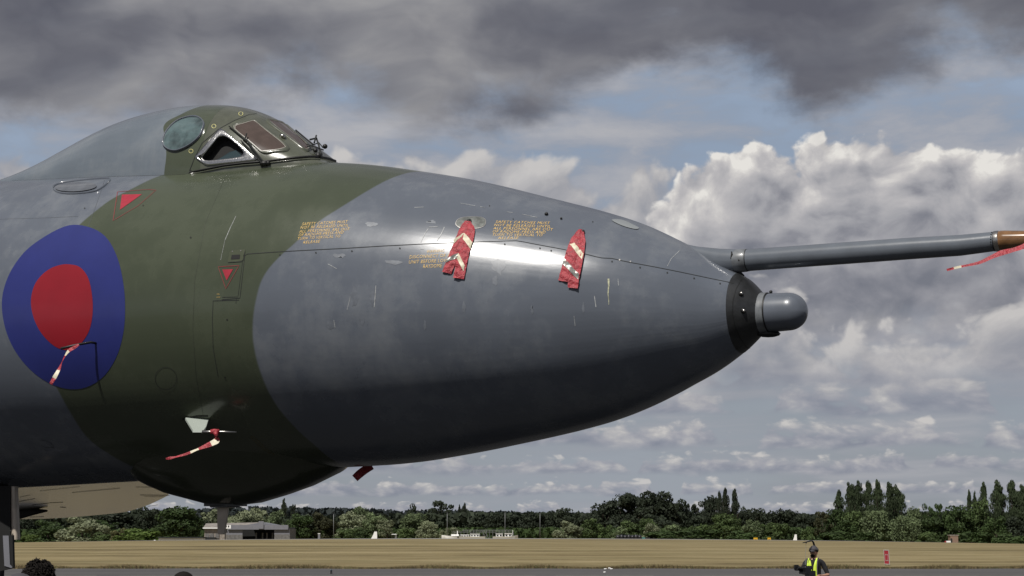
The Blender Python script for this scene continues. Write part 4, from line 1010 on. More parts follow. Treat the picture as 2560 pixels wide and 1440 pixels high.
LEAF = {'dark': mat_leaf('dark_leaves', (0.030, 0.040, 0.024)), 'deep': mat_leaf('deep_green_leaves', (0.043, 0.070, 0.022)), 'mid': mat_leaf('mid_green_leaves', (0.068, 0.100, 0.034)), 'pale': mat_leaf('silvery_leaves', (0.20, 0.225, 0.135)),
        'willow': mat_leaf('willow_leaves', (0.115, 0.150, 0.072)), 'olive': mat_leaf('olive_leaves', (0.11, 0.108, 0.048)), 'poplar': mat_leaf('poplar_leaves', (0.044, 0.062, 0.029)), 'bright': mat_leaf('bright_green_leaves', (0.078, 0.118, 0.026)),
        'brown': mat_leaf('brownish_leaves', (0.045, 0.048, 0.022)), 'far': mat_leaf('haze_tinted_leaves', (0.032, 0.042, 0.042))}  # the far wood's bluish leaf colour has distance haze mixed in

def leaf_cloud(P, N, size, rng, flat=0.6):
    """one small quad per point, roughly facing outward"""
    n = len(P)
    d = N + rng.normal(0, flat, (n, 3)); d /= np.linalg.norm(d, axis=1)[:, None]
    a = np.cross(d, rng.normal(0, 1, (n, 3))); a /= np.linalg.norm(a, axis=1)[:, None] + 1e-9; b = np.cross(d, a)
    sz = size * rng.uniform(0.6, 1.35, (n, 1)); asp = rng.uniform(0.55, 1.0, (n, 1))
    q = np.stack([P - a*sz - b*sz*asp, P + a*sz - b*sz*asp*0.6, P + a*sz*0.8 + b*sz*asp, P - a*sz*0.7 + b*sz*asp], 1)
    return q.reshape(-1, 3)
def crown_points(kind, rng):
    Ps, Ns = [], []
    def lobe(c, r, n, squash=1.0):
        d = rng.normal(0, 1, (n, 3)); d /= np.linalg.norm(d, axis=1)[:, None]
        k = rng.uniform(0.72, 1.05, (n, 1))
        Ps.append(np.array(c) + d * k * np.array([r, r, r*squash])); Ns.append(d)
    if kind == 'round':
        for i in range(30):
            th = rng.uniform(0, 2*math.pi); z = rng.uniform(0.12, 0.86); rad = 0.36 * math.sqrt(max(0.05, 1 - ((z - 0.42)/0.50)**2)) * rng.uniform(0.55, 1.0)
            lobe((rad*math.cos(th), rad*math.sin(th), z), rng.uniform(0.10, 0.19), 150, 0.8)
        lobe((0, 0, 0.45), 0.26, 260, 1.3)
    elif kind == 'airy':
        for i in range(26):
            th = rng.uniform(0, 2*math.pi); z = rng.uniform(0.2, 0.92); rad = 0.36 * math.sqrt(max(0.05, 1 - ((z - 0.55)/0.45)**2)) * rng.uniform(0.3, 1.0)
            lobe((rad*math.cos(th), rad*math.sin(th), z), rng.uniform(0.06, 0.13), 90, 0.7)
    elif kind == 'bush':
        for i in range(26):
            th = rng.uniform(0, 2*math.pi); z = rng.uniform(0.0, 0.8); rad = 0.38 * math.sqrt(max(0.02, 1 - (z/0.95)**2)) * rng.uniform(0.5, 1.0)
            lobe((rad*math.cos(th), rad*math.sin(th), z), rng.uniform(0.12, 0.22), 120, 0.9)
    elif kind == 'poplar':
        for i in range(46):
            z = rng.uniform(0.08, 0.93); w_ = 0.34 * (1 - 0.85*(max(0, z - 0.52)/0.46)**2.4) * min(1, 0.62 + z*0.75)
            th = rng.uniform(0, 2*math.pi); rad = w_ * rng.uniform(0.15, 0.75)
            lobe((rad*math.cos(th), rad*math.sin(th), z), max(0.07, w_*rng.uniform(0.40, 0.62)), 120, rng.uniform(0.30, 0.55))
        for i in range(11): zz = 0.10 + 0.075*i; lobe((rng.normal(0, 0.02), rng.normal(0, 0.02), zz), 0.20 * (1 - 0.55*(max(0, zz - 0.5)/0.45)**2), 110, 0.6)
        for i in range(4): lobe((rng.normal(0, 0.04), rng.normal(0, 0.04), 0.86 + 0.035*i), 0.12 - 0.018*i, 60, 0.5)
    elif kind == 'willow':
        for i in range(20):
            th = rng.uniform(0, 2*math.pi); z = rng.uniform(0.55, 0.88); rad = 0.40 * math.sqrt(max(0.05, 1 - ((z - 0.45)/0.5)**2)) * rng.uniform(0.4, 1.0)
            c = np.array((rad*math.cos(th), rad*math.sin(th), z)); r = rng.uniform(0.10, 0.17)
            lobe(c, r, 90, 0.7)
            m = 110; k = rng.uniform(0, 1, (m, 1)); L_ = rng.uniform(0.3, 0.55)
            a = rng.uniform(0, 2*math.pi, m); rr = r*np.sqrt(rng.uniform(0.2, 1, m))*1.05
            p = np.stack([c[0] + rr*np.cos(a), c[1] + rr*np.sin(a), np.full(m, c[2])], 1) - k*np.array([0, 0, L_]); Ps.append(p); Ns.append(np.stack([np.cos(a), np.sin(a), np.full(m, 0.3)], 1))
    return np.concatenate(Ps), np.concatenate(Ns)
TEMPL = {}
def templates(kind, n, size):
    for i in range(n):
        rng = np.random.default_rng(hash((len(kind), kind[0], i)) % 1000 + 17 * i + 3)
        P, N = crown_points(kind, rng); P[:, 2] = np.maximum(P[:, 2], 0.0)
        P[:, 2] /= P[:, 2].max(); w_ = np.percentile(np.abs(P[:, :2]), 99.0); P[:, :2] *= 0.5 / w_
        TEMPL[(kind, i)] = (leaf_cloud(P, N, size, rng), len(P))
for k_, n_, s_ in (('round', 4, 0.026), ('airy', 2, 0.024), ('bush', 3, 0.034), ('poplar', 4, 0.022), ('willow', 3, 0.024)): templates(k_, n_, s_)
MESHC = {}
def crown_mesh(kind, i, leaf):
    key = (kind, i, leaf)
    if key not in MESHC:
        q, n = TEMPL[(kind, i)]; me = bpy.data.meshes.new(kind + '_crown')
        me.vertices.add(len(q)); me.vertices.foreach_set('co', q.astype(np.float32).ravel())
        me.loops.add(len(q)); me.loops.foreach_set('vertex_index', np.arange(len(q), dtype=np.int32))
        me.polygons.add(n); me.polygons.foreach_set('loop_start', np.arange(0, len(q), 4, dtype=np.int32)); me.polygons.foreach_set('loop_total', np.full(n, 4, dtype=np.int32))
        me.materials.append(LEAF[leaf]); me.update(calc_edges=True); MESHC[key] = me
    return MESHC[key]
tb = MB(); tb.tube([(0, 0, -0.06), (0.004, 0, 0.2), (-0.004, 0.006, 0.5), (0.003, 0, 0.8)], [0.030, 0.022, 0.014, 0.004], 7)
for a_, z_ in ((0.5, 0.3), (2.4, 0.35), (4.2, 0.45), (5.4, 0.34)): tb.tube([(0, 0, z_), (0.12*math.cos(a_), 0.12*math.sin(a_), z_+0.16), (0.22*math.cos(a_), 0.22*math.sin(a_), z_+0.30)], [0.012, 0.008, 0.003], 5)
tr0 = tb.build('trunk', M['bark']); TRUNK = tr0.data; bpy.data.objects.remove(tr0)
cnt = {}
def tree(name, kind, leaf, px, top, wpx, Y, label, cat='tree', group=None, base=None, depth=None):
    x = at(px, 1345, Y).x; z0 = ground_z(x, Y) if base is None else at(px, base, Y).z
    h = at(px, top, Y).z - z0; wd = wpx * Y / FOC
    o = thing(name, (x, Y, z0), label, cat, group)
    i = cnt.get((kind, leaf), 0); cnt[(kind, leaf)] = i + 1
    nvar = len([k for k in TEMPL if k[0] == kind])
    c = bpy.data.objects.new('crown', crown_mesh(kind, i % nvar, leaf)); col.objects.link(c); c.parent = o
    c.scale = (wd, min(wd, max(wd*0.6, h)) if depth is None else depth, h); c.rotation_euler = (0, 0, random.uniform(0, 6.28)) if abs(c.scale[0]-c.scale[1]) < 0.3*wd else (0, 0, 0)
    if kind not in ('bush',):
        tk = bpy.data.objects.new('trunk', TRUNK); col.objects.link(tk); tk.parent = o; tk.scale = (max(wd, h*0.5), max(wd, h*0.5), h)
    return o
T, BU = 'broadleaf_tree', 'bush'
DW = 'dark trees massed behind the airfield'
# behind the wing and the hangar (left)
tree(T, 'round', 'dark', 62, 1290, 90, 470, 'dark tree at the far left beside the nose wheel leg', group='trees on the left')
tree(T, 'round', 'deep', 120, 1300, 110, 440, 'mid green tree below the wing tip, left of the white-flowering tree')
tree(T, 'round', 'pale', 205, 1291, 125, 432, 'whitish silver-leaved tree below the wing')
tree(T, 'round', 'dark', 300, 1276, 150, 480, 'dark tree behind the olive bush, under the middle of the wing')
tree(T, 'round', 'dark', 366, 1264, 70, 478, 'tall dark tree just right of the wing edge', group='trees on the left')
tree(T, 'airy', 'deep', 255, 1300, 90, 470, 'thin dark green tree between the whitish tree and the dark one')
tree(BU, 'bush', 'olive', 298, 1320, 52, 415, 'round olive bush under the wing', 'bush')
tree(BU, 'bush', 'bright', 352, 1321, 130, 412, 'low bright green bush left of the big dark green tree', 'bush')
tree(BU, 'bush', 'mid', 255, 1330, 60, 412, 'small green bush left of the olive bush', 'bush')
tree(BU, 'bush', 'bright', 75, 1336, 60, 405, 'small leafy bush next to the nose wheel leg', 'bush')
tree(T, 'round', 'deep', 452, 1266, 125, 425, 'big dense green tree left of the hangar')
tree(T, 'airy', 'pale', 528, 1273, 62, 470, 'silvery tree behind the left end of the hangar')
tree(T, 'round', 'pale', 600, 1276, 72, 465, 'silvery tree behind the hangar roof beside the aerial', group='silvery trees behind the hangar')
tree(T, 'airy', 'pale', 648, 1269, 76, 470, 'tallest silvery tree behind the hangar roof')
tree(T, 'round', 'willow', 690, 1274, 62, 462, 'pale green tree behind the right end of the hangar')
tree(T, 'poplar', 'dark', 708, 1246, 17, 700, 'lone dark pointed poplar on the skyline above the hangar')
tree(T, 'airy', 'dark', 733, 1261, 18, 700, 'small dark tree on the skyline right of the lone poplar')
tree(T, 'round', 'deep', 748, 1283, 70, 425, 'dark green tree touching the right end of the hangar')
tree(T, 'round', 'brown', 800, 1281, 84, 428, 'brownish green round tree right of the hangar')
tree(T, 'round', 'pale', 880, 1278, 86, 440, 'pale silvery tree left of the tallest pale willow')
tree(T, 'round', 'willow', 908, 1266, 62, 445, 'tallest pale willow-green tree left of the white boats')
tree(T, 'round', 'willow', 935, 1282, 66, 438, 'pale green tree above the white tail fin')
tree(T, 'airy', 'pale', 968, 1300, 62, 430, 'small silvery tree right of the white tail fin')
tree(BU, 'bush', 'mid', 870, 1321, 64, 412, 'mid green bush below the pale silvery trees', 'bush')
tree(BU, 'bush', 'deep', 905, 1318, 60, 414, 'dark green bush left of the white tail fin', 'bush')
tree(T, 'round', 'willow', 1036, 1283, 84, 436, 'round pale green tree left of the two boats')
tree(T, 'round', 'pale', 1068, 1302, 56, 430, 'low silvery tree between the round pale tree and the boats')
tree(BU, 'bush', 'mid', 1020, 1320, 54, 415, 'green bush below the round pale tree', 'bush')
tree(BU, 'bush', 'pale', 1112, 1319, 28, 420, 'small pale bush at the foot of the left mast', 'bush')
tree(BU, 'bush', 'pale', 1137, 1317, 30, 420, 'small pale bush behind the bow of the left boat', 'bush')
tree(T, 'airy', 'dark', 1033, 1258, 44, 620, 'dark rounded tree on the skyline above the round pale tree')
tree(T, 'airy', 'dark', 1104, 1252, 76, 600, 'tall broad dark tree on the skyline above the left mast')
tree(T, 'poplar', 'dark', 1148, 1261, 11, 600, 'slim leaning dark tree right of the tall broad one, the shorter of two')
tree(T, 'poplar', 'dark', 1160, 1257, 19, 600, 'slim dark tree right of the tall broad one, the taller of two')
for px, top, wd, Y, lab in ((1010, 1290, 90, 560, 'dark wood tree showing left of the round pale tree'), (1085, 1283, 90, 560, 'dark wood tree under the tall broad skyline tree'), (1150, 1284, 84, 540, 'dark wood tree under the two slim skyline trees'),
        (1205, 1286, 80, 530, 'low dark wood tree midway between the left and middle masts'), (1245, 1281, 64, 520, 'dark wood tree just left of the mast behind the right boat'), (1285, 1287, 70, 530, 'dark wood tree just right of the mast behind the right boat'),
        (1325, 1280, 76, 525, 'dark wood tree left of the lone mast'), (1368, 1276, 70, 525, 'dark wood tree right of the lone mast'), (1412, 1270, 66, 520, 'tallest dark wood tree above the round silvery tree'), (1440, 1278, 50, 520, 'dark wood tree at the right end above the silvery tree'),
        (780, 1296, 110, 540, 'dark wood tree behind the brownish round tree'), (860, 1298, 110, 560, 'dark wood tree behind the pale silvery tree'), (960, 1296, 110, 560, 'dark wood tree right of the tallest pale willow-green tree')):
    tree(T, 'round', 'dark', px, top, wd, Y, lab, group=DW)
tree(T, 'airy', 'dark', 1460, 1279, 24, 540, 'little dark tree in the gap left of the great dark mass')
tree(T, 'round', 'pale', 1420, 1302, 74, 425, 'round silvery tree right of the third mast')
tree(T, 'round', 'mid', 1478, 1296, 76, 428, 'green tree right of the round silvery one')
tree(BU, 'bush', 'mid', 1515, 1312, 44, 424, 'green bush left of the black wrapped stack', 'bush')
for px, top, wd, lab in ((1508, 1254, 70, 'left shoulder'), (1552, 1233, 80, 'left half of the crest'), (1605, 1227, 84, 'highest crest'), (1655, 1229, 72, 'right half of the crest'), (1692, 1248, 60, 'right shoulder'), (1720, 1278, 70, 'right foot')):
    tree(T, 'round', 'dark', px, top, wd*1.35, 500 + (px % 7)*4, 'big dark tree forming the %s of the great dark mass' % lab)
tree(T, 'round', 'dark', 1480, 1283, 60, 505, 'dark tree at the left foot of the great dark mass')
for px, top, wd, lab in ((1560, 1285, 100, 'left'), (1640, 1285, 110, 'right')): tree(T, 'round', 'dark', px, top, wd, 485, 'lower dark tree in front of the great dark mass, the %s of two' % lab, group=DW)
tree(T, 'airy', 'dark', 1712, 1259, 44, 560, 'thin open tree with sky showing through, the left of two')
tree(T, 'airy', 'dark', 1745, 1252, 50, 560, 'thin open tree with sky showing through, the right of two')
tree(T, 'round', 'dark', 1778, 1239, 58, 530, 'dark tree left of the paired poplars')
tree(T, 'poplar', 'dark', 1800, 1227, 17, 520, 'shorter dark poplar of the close pair')
tree(T, 'poplar', 'dark', 1814, 1220, 24, 518, 'taller dark poplar of the close pair')
tree(T, 'poplar', 'dark', 1839, 1222, 25, 520, 'single dark poplar right of the close pair')
for px, top, wd, lab in ((1862, 1266, 40, 'narrow dark tree right beside the single dark poplar'), (1895, 1270, 60, 'low dark tree above the pale green tree'), (1940, 1272, 70, 'low dark tree above the yellow boards'), (1985, 1274, 70, 'low dark tree above the blunt white fin'),
        (2018, 1284, 50, 'last low dark tree before the sky gap above the camera operator'), (1770, 1288, 80, 'low dark tree below the thin open trees'), (1840, 1285, 80, 'low dark tree at the foot of the single dark poplar')):
    tree(T, 'round', 'dark', px, top, wd, 530, lab, group='dark wood left of the poplar row')
tree(T, 'round', 'mid', 1815, 1283, 84, 440, 'round green tree below the paired poplars')
tree(T, 'round', 'willow', 1882, 1298, 54, 432, 'pale green tree right of the round green one')
tree(T, 'round', 'mid', 1922, 1306, 62, 432, 'green tree above the yellow boards')
tree(BU, 'bush', 'willow', 1555, 1314, 56, 418, 'pale bush above the left end of the black stack', 'bush')
tree(BU, 'bush', 'mid', 1575, 1300, 60, 430, 'taller dull green bush behind the black stack', 'bush')
tree(BU, 'bush', 'pale', 1628, 1308, 60, 424, 'silvery bush at the foot of the great dark mass', 'bush')
tree(BU, 'bush', 'mid', 1618, 1296, 56, 432, 'dark green bush rising behind the silvery bush', 'bush')
tree(BU, 'bush', 'willow', 1682, 1310, 54, 424, 'pale green bush right of the silvery bush', 'bush')
tree(BU, 'bush', 'mid', 1725, 1315, 56, 424, 'green bush below the thin open trees', 'bush')
tree(BU, 'bush', 'mid', 1755, 1310, 60, 428, 'green bush left of the round green tree', 'bush')
tree(BU, 'bush', 'deep', 1660, 1326, 120, 414, 'long low green scrub in front of the silvery bush', 'bush')
tree(BU, 'bush', 'deep', 1760, 1324, 130, 414, 'long low green scrub below the round green tree', 'bush')
tree(BU, 'bush', 'deep', 1860, 1326, 90, 414, 'low green scrub below the pale green tree', 'bush')
tree(BU, 'bush', 'mid', 1955, 1308, 52, 424, 'green bush left of the white fin', 'bush')
tree(BU, 'bush', 'deep', 1985, 1318, 40, 424, 'dark bush behind the white fin', 'bush')
tree(BU, 'bush', 'mid', 2019, 1317, 36, 420, 'small rounded green bush right of the white fin', 'bush')
# the poplar row and what stands before it
tree(T, 'airy', 'brown', 2058, 1279, 50, 430, 'brownish thin tree above the camera operator')
tree(T, 'poplar', 'poplar', 2099, 1225, 29, 460, 'short pointed poplar standing apart at the left of the row')
for k_, (px, top, wd) in enumerate(((2128, 1206, 33), (2149, 1202, 32), (2174, 1201, 29), (2199, 1200, 31), (2228, 1205, 34), (2246, 1212, 33))):
    tree(T, 'poplar', 'poplar', px, top, wd + 3, 455 + (k_ % 3)*6, '%s poplar of the tall dense row' % ('first', 'second', 'third', 'fourth', 'fifth', 'last')[k_], group='poplars in the tall row')
tree(T, 'round', 'deep', 2090, 1272, 66, 438, 'green broadleaf tree below the short pointed poplar')
tree(T, 'round', 'mid', 2135, 1277, 70, 436, 'green broadleaf tree below the left of the poplar row')
tree(T, 'round', 'deep', 2112, 1300, 60, 428, 'darker green tree low in front of the poplar row')
tree(T, 'willow', 'willow', 2190, 1276, 74, 430, 'weeping willow below the middle of the poplar row')
tree(T, 'willow', 'willow', 2258, 1288, 72, 426, 'weeping willow above the red sign, the broadest')
tree(T, 'willow', 'willow', 2290, 1267, 60, 436, 'tall weeping willow behind the broadest one')
tree(T, 'round', 'deep', 2225, 1306, 60, 440, 'dark tree between the two front willows')
tree(T, 'airy', 'deep', 2322, 1258, 40, 445, 'dark green tree right of the tall weeping willow')
tree(T, 'airy', 'deep', 2347, 1260, 40, 446, 'dark green spiky tree left of the big round one')
tree(T, 'round', 'deep', 2335, 1290, 70, 432, 'green tree left of the brick hut')
tree(T, 'round', 'deep', 2398, 1263, 84, 430, 'big round dark green tree behind the brick hut')
tree(T, 'round', 'mid', 2452, 1246, 80, 440, 'tall round green tree right of the brick hut')
tree(T, 'poplar', 'poplar', 2427, 1224, 16, 470, 'slim short poplar behind the tall round tree, the left of two')
tree(T, 'poplar', 'poplar', 2440, 1228, 15, 470, 'slim short poplar behind the tall round tree, the right of two')
tree(T, 'poplar', 'poplar', 2463, 1205, 30, 462, 'poplar rising out of the tall round tree near the right edge')
tree(T, 'poplar', 'poplar', 2500, 1200, 40, 448, 'second poplar from the right edge, standing clear')
tree(T, 'poplar', 'poplar', 2535, 1200, 42, 446, 'tall poplar next to the right edge')
tree(T, 'poplar', 'poplar', 2562, 1212, 40, 444, 'poplar cut by the right edge of the view')
tree(T, 'round', 'deep', 2490, 1290, 76, 432, 'green tree under the poplars near the right edge')
tree(T, 'round', 'dark', 2545, 1290, 70, 436, 'dark tree at the right edge under the poplars')
tree(BU, 'bush', 'deep', 2440, 1330, 110, 412, 'low green scrub right of the brick hut', 'bush')
tree(BU, 'bush', 'deep', 2530, 1334, 90, 412, 'low green scrub at the right edge', 'bush')
tree(BU, 'bush', 'mid', 2320, 1330, 60, 412, 'low green scrub left of the brick hut', 'bush')
tree(BU, 'bush', 'deep', 2085, 1328, 90, 412, 'low scrub right of the camera operator', 'bush')
tree(BU, 'bush', 'deep', 2160, 1330, 80, 412, 'low scrub below the weeping willow in the middle', 'bush')
# continuous growth between and behind the single trees
def mass(name, x0, x1, top_fn, Y, dY, n, leaf, size, seed):
    rng = np.random.default_rng(seed); px = rng.uniform(x0, x1, n); k = rng.uniform(0, 1, n)**0.6
    P = np.zeros((n, 3)); N = rng.normal(0, 1, (n, 3)); N[:, 1] -= 0.8; N /= np.linalg.norm(N, axis=1)[:, None]
    bump = np.zeros(n)
    for f_, a_ in ((0.031, 3.0), (0.073, 2.2), (0.151, 1.6), (0.33, 0.9)): bump += a_*np.abs(np.sin(px*f_ + seed + f_*40)) - a_*0.5
    Yv = Y + rng.uniform(-dY, dY, n)
    for i in range(n):
        p = at(px[i], top_fn(px[i]) - bump[i], Yv[i]); zb_ = ground_z(p.x, Yv[i]) - 0.5
        P[i] = (p.x, p.y, zb_ + (p.z - zb_)*k[i])
    q = leaf_cloud(P, N, size, rng); me = bpy.data.meshes.new(name)
    me.vertices.add(len(q)); me.vertices.foreach_set('co', q.astype(np.float32).ravel()); me.loops.add(len(q)); me.loops.foreach_set('vertex_index', np.arange(len(q), dtype=np.int32))
    me.polygons.add(n); me.polygons.foreach_set('loop_start', np.arange(0, len(q), 4, dtype=np.int32)); me.polygons.foreach_set('loop_total', np.full(n, 4, dtype=np.int32))
    me.materials.append(LEAF[leaf]); me.update(calc_edges=True); o = bpy.data.objects.new(name, me); col.objects.link(o); return stuff(o)
mass('undergrowth', -800, 3400, lambda x: 1327 if x < 1000 else 1324 if x < 2040 else 1320, 455, 12, 30000, 'deep', 0.60, 5)
mass('woodland', -800, 3400, lambda x: np.interp(x, [-120, 60, 400, 520, 760, 1000, 1200, 1460, 1500, 2000, 2060, 2300, 2700], [1300, 1296, 1282, 1300, 1296, 1292, 1286, 1292, 1290, 1290, 1292, 1285, 1285]), 545, 14, 38000, 'dark', 0.95, 8)
mass('far_wood', 300, 2000, lambda x: np.interp(x, [300, 400, 470, 560, 700, 850, 1000, 1150, 1300, 1480, 2000], [1284, 1281, 1279, 1272, 1273, 1276, 1281, 1282, 1286, 1290, 1290]), 1100, 30, 22000, 'far', 1.6, 21)

# dry grass verge along the taxiway
gm = bpy.data.materials.new('verge_grass'); gm.use_nodes = True; tt = gm.node_tree; bb = tt.nodes['Principled BSDF']; bb.inputs['Roughness'].default_value = 0.9
gi = tt.nodes.new('ShaderNodeNewGeometry'); rv = S(tt, gi.outputs['Random Per Island'])
tt.links.new(ramp(tt, rv, [(0.0, (0.050, 0.036, 0.016)), (0.45, (0.105, 0.075, 0.034)), (0.68, (0.24, 0.18, 0.088)), (0.9, (0.075, 0.080, 0.026)), (1.0, (0.10, 0.125, 0.04))]), bb.inputs['Base Color'])
rg2 = np.random.default_rng(33); n = 26000; vx = rg2.uniform(-44, 46, n); dens = 0.5 + 0.5*np.sin(vx*0.8 + 1.3*np.sin(vx*0.23)) ; vy = 104.55 + 0.35*np.sin(vx*0.9) + 0.25*np.sin(vx*0.21) + np.abs(rg2.normal(0, 0.55, n))
hh = (0.12 + 0.17*dens*rg2.uniform(0.3, 1.2, n)) * np.exp(-np.maximum(vy - 105.4, 0)*0.7); vv = np.zeros((n, 3, 3)); wd = rg2.uniform(0.006, 0.022, n); ln = rg2.normal(0, 0.45, (n, 2))*hh[:, None]
gz = np.array([ground_z(a, b) for a, b in zip(vx, vy)])
vv[:, 0] = np.stack([vx - wd, vy, gz - 0.01], 1); vv[:, 1] = np.stack([vx + wd, vy, gz - 0.01], 1); vv[:, 2] = np.stack([vx + ln[:, 0], vy + ln[:, 1], gz + hh], 1)
me = bpy.data.meshes.new('verge_grass'); q = vv.reshape(-1, 3); me.vertices.add(len(q)); me.vertices.foreach_set('co', q.astype(np.float32).ravel()); me.loops.add(len(q)); me.loops.foreach_set('vertex_index', np.arange(len(q), dtype=np.int32))
me.polygons.add(n); me.polygons.foreach_set('loop_start', np.arange(0, len(q), 3, dtype=np.int32)); me.polygons.foreach_set('loop_total', np.full(n, 3, dtype=np.int32)); me.materials.append(gm); me.update(calc_edges=True)
vg = bpy.data.objects.new('verge_grass', me); col.objects.link(vg); stuff(vg)

# ------------------------------------------------------------------ hangar
def gpt(px, Y): x = at(px, 1345, Y).x; return Vector((x, Y, ground_z(x, Y)))
HY = 395.0
def hp(px, py, dY=0.0): return at(px, py, HY + dY)
h0 = gpt(640, HY); hangar = thing('hangar', h0, 'low grey hangar with dark open front across the field', 'hangar')
def hbox(name, x0, x1, y0, y1, d0, d1, mat, parent=None):
    a, c = hp(x0, y0), hp(x1, y1); b = MB(); b.box(((a.x+c.x)/2, HY + (d0+d1)/2, (a.z+c.z)/2), (abs(c.x-a.x), d1-d0, abs(a.z-c.z))); return b.build(name, M[mat], parent or hangar)
hbox('wall', 566, 606, 1324, 1337, 0, 0.4, 'cladding'); hbox('wall', 686, 724, 1322, 1336, 0, 0.4, 'cladding')
hbox('plinth', 566, 606, 1337, 1350, 0.0, 0.45, 'block'); hbox('plinth', 686, 724.5, 1336, 1350, 0.0, 0.45, 'block')
hbox('fascia', 570, 721, 1312.5, 1323.9, -0.5, 0.3, 'cladding'); hbox('parapet', 648, 660, 1303, 1322, -0.8, -0.51, 'cladding')
hbox('back_wall', 570, 722, 1318, 1350, 11, 11.4, 'matblack')
sdw = hbox('side_wall', 722, 724, 1322, 1350, 0.5, 11, 'block')
for x in (634, 650, 661, 675): hbox('inner_post', x, x + 3, 1332, 1350, 3.0, 3.3, 'block')
hbox('lintel', 606, 686, 1323.9, 1325, 0.0, 0.3, 'matblack')
b = MB(); rf = [hp(515, 1308.5, 9), hp(648, 1306, 9), hp(648, 1315, 0.5), hp(508, 1319, 0.5)]
b.poly(rf); b.poly([p - Z*0.25 for p in rf][::-1])
for i in range(4): b.quad(rf[i], rf[i] - Z*0.25, rf[(i+1) % 4] - Z*0.25, rf[(i+1) % 4])
b.build('roof', M['asbestos'], hangar)
b = MB(); g_a, g_b, g_c = hp(614, 1313, 0.6), hp(652, 1305.5, 0.6), hp(692, 1313, 0.6); back_ = Vector((0, 10, 0))
b.poly([g_a, g_c, g_b]); b.quad(g_a, g_b, g_b + back_, g_a + back_); b.quad(g_b, g_c, g_c + back_, g_b + back_); b.build('gable', M['cladding'], hangar)
hbox('eaves_board', 508, 566, 1319, 1321.5, -0.6, 0.0, 'white'); hbox('shed_wall', 511, 566, 1321.5, 1350, 0.1, 0.5, 'planks')
for x in (513, 525, 539): hbox('shed_panel', x, x + 9, 1334, 1346, -0.06, 0.09, 'block')
hbox('shed_lean_to', 512, 541, 1343, 1350, -1.5, -0.2, 'collar')
hbox('floodlight_mast', 566, 568, 1322, 1350, -2.2, -2.0, 'seam'); fl = hbox('floodlight_panel', 563, 581, 1313, 1321.5, -2.3, -2.05, 'white')
for x in (568, 574): hbox('floodlight_slot', x, x + 3, 1314, 1318, -2.36, -2.31, 'seam', fl)
# low white shed with a dark flat roof, small white dome
lw = thing('low_shed', gpt(452, 385), 'long low white-walled shed with dark roof in front of the big green tree', 'shed')
def obox(name, x0, x1, y0, y1, Y, dp, mat, parent, mb=None):
    a, c = at(x0, y0, Y), at(x1, y1, Y); b = MB(); b.box(((a.x+c.x)/2, Y + dp/2, (a.z+c.z)/2), (abs(c.x-a.x), dp, abs(a.z-c.z))); return b.build(name, M[mat], parent)
obox('wall', 397, 507, 1345.5, 1352, 385, 3, 'white', lw); obox('roof', 395, 508, 1342.5, 1345.4, 384.5, 4.2, 'seam', lw)
b = MB(); c = gpt(387, 384); b.sphere(c + Z*0.1, (0.42, 0.42, 0.42), 14, 8); tag(b.build('white_dome', M['white'], smooth=True, loc=c), 'small white rounded cover left of the low white shed', 'cover')
# ------------------------------------------------------------------ two white cabin boats, scaffold rail, masts
BY = 372.0
def boat(x0, x1, cab, label, bow_left):
    g0 = gpt((x0 + x1)/2, BY); bt = thing('cabin_boat', (g0.x, BY, at((x0+x1)/2, 1346, BY).z - 0.3), label, 'boat', 'white boats beside the runway')
    a, c = at(x0, 1346, BY), at(x1, 1346, BY); L_ = c.x - a.x; rows = []
    for k in np.linspace(0, 1, 15):
        q = k if bow_left else 1 - k; w_ = 1.5 * min(1, (q*3.2)**0.6 if q > 0 else 0.02) + 0.02; sh = 0.82 + 0.30*max(0, 1 - q*3.5)
        x = a.x + L_*k; z = a.z - 0.4
        rows.append([(x, BY - w_, z + sh), (x, BY - w_*0.85, z + 0.35), (x, BY, z), (x, BY + w_*0.85, z + 0.35), (x, BY + w_, z + sh)])
    b = MB(); b.rings(rows, closed=True); b.build('hull', M['white'], bt, auto=40)
    for (c0, c1, y0, y1) in cab:
        cb = obox('cabin', c0, c1, y0, y1, BY - 1.1, 2.2, 'white', bt); obox('cabin_roof', c0 - 1.2, c1 + 1.2, y0 - 1, y0, BY - 1.25, 2.5, 'white', bt)
        nwin = max(2, int((c1 - c0)/6.5))
        for i in range(nwin):
            wx_ = c0 + (c1-c0)*(i + 0.18)/nwin; obox('window', wx_, wx_ + (c1-c0)*0.62/nwin, y0 + 1.5, y0 + (y1-y0)*0.60, BY - 1.13, 0.03, 'dark_win', cb)
    return bt
bt = boat(1104, 1213, [(1152, 1172, 1337.5, 1343), (1176, 1198, 1335.5, 1343)], 'long white cabin boat, the left of two ashore beneath the scaffold rail', True)
obox('funnel', 1142.5, 1144.2, 1327, 1338, BY - 0.5, 0.4, 'white', bt); obox('foredeck', 1128, 1147, 1335.5, 1340, BY - 0.9, 1.8, 'white', bt)
b = MB(); b.tube([at(1145, 1342.5, BY - 1.62), at(1145, 1342.5, BY - 1.42)], 0.17, 14); b.build('fender', M['black'], bt)
bt = boat(1232, 1295, [(1240, 1256, 1335, 1344), (1262, 1279, 1334.5, 1344)], 'white twin-cabin boat, the right of two ashore beneath the scaffold rail', False)
obox('mast', 1281.5, 1282.4, 1325, 1340, BY - 0.3, 0.15, 'white', bt)
sr = thing('scaffold_rail', gpt(1220, 376), 'grey scaffold tube rail standing behind the two white boats', 'railing')
for y in (1325.5, 1330.2): 
    b = MB(); b.tube([at(1130 if y > 1328 else 1156, y, 376), at(1279, y, 376)], 0.045, 6); b.build('rail', M['pole'], sr)
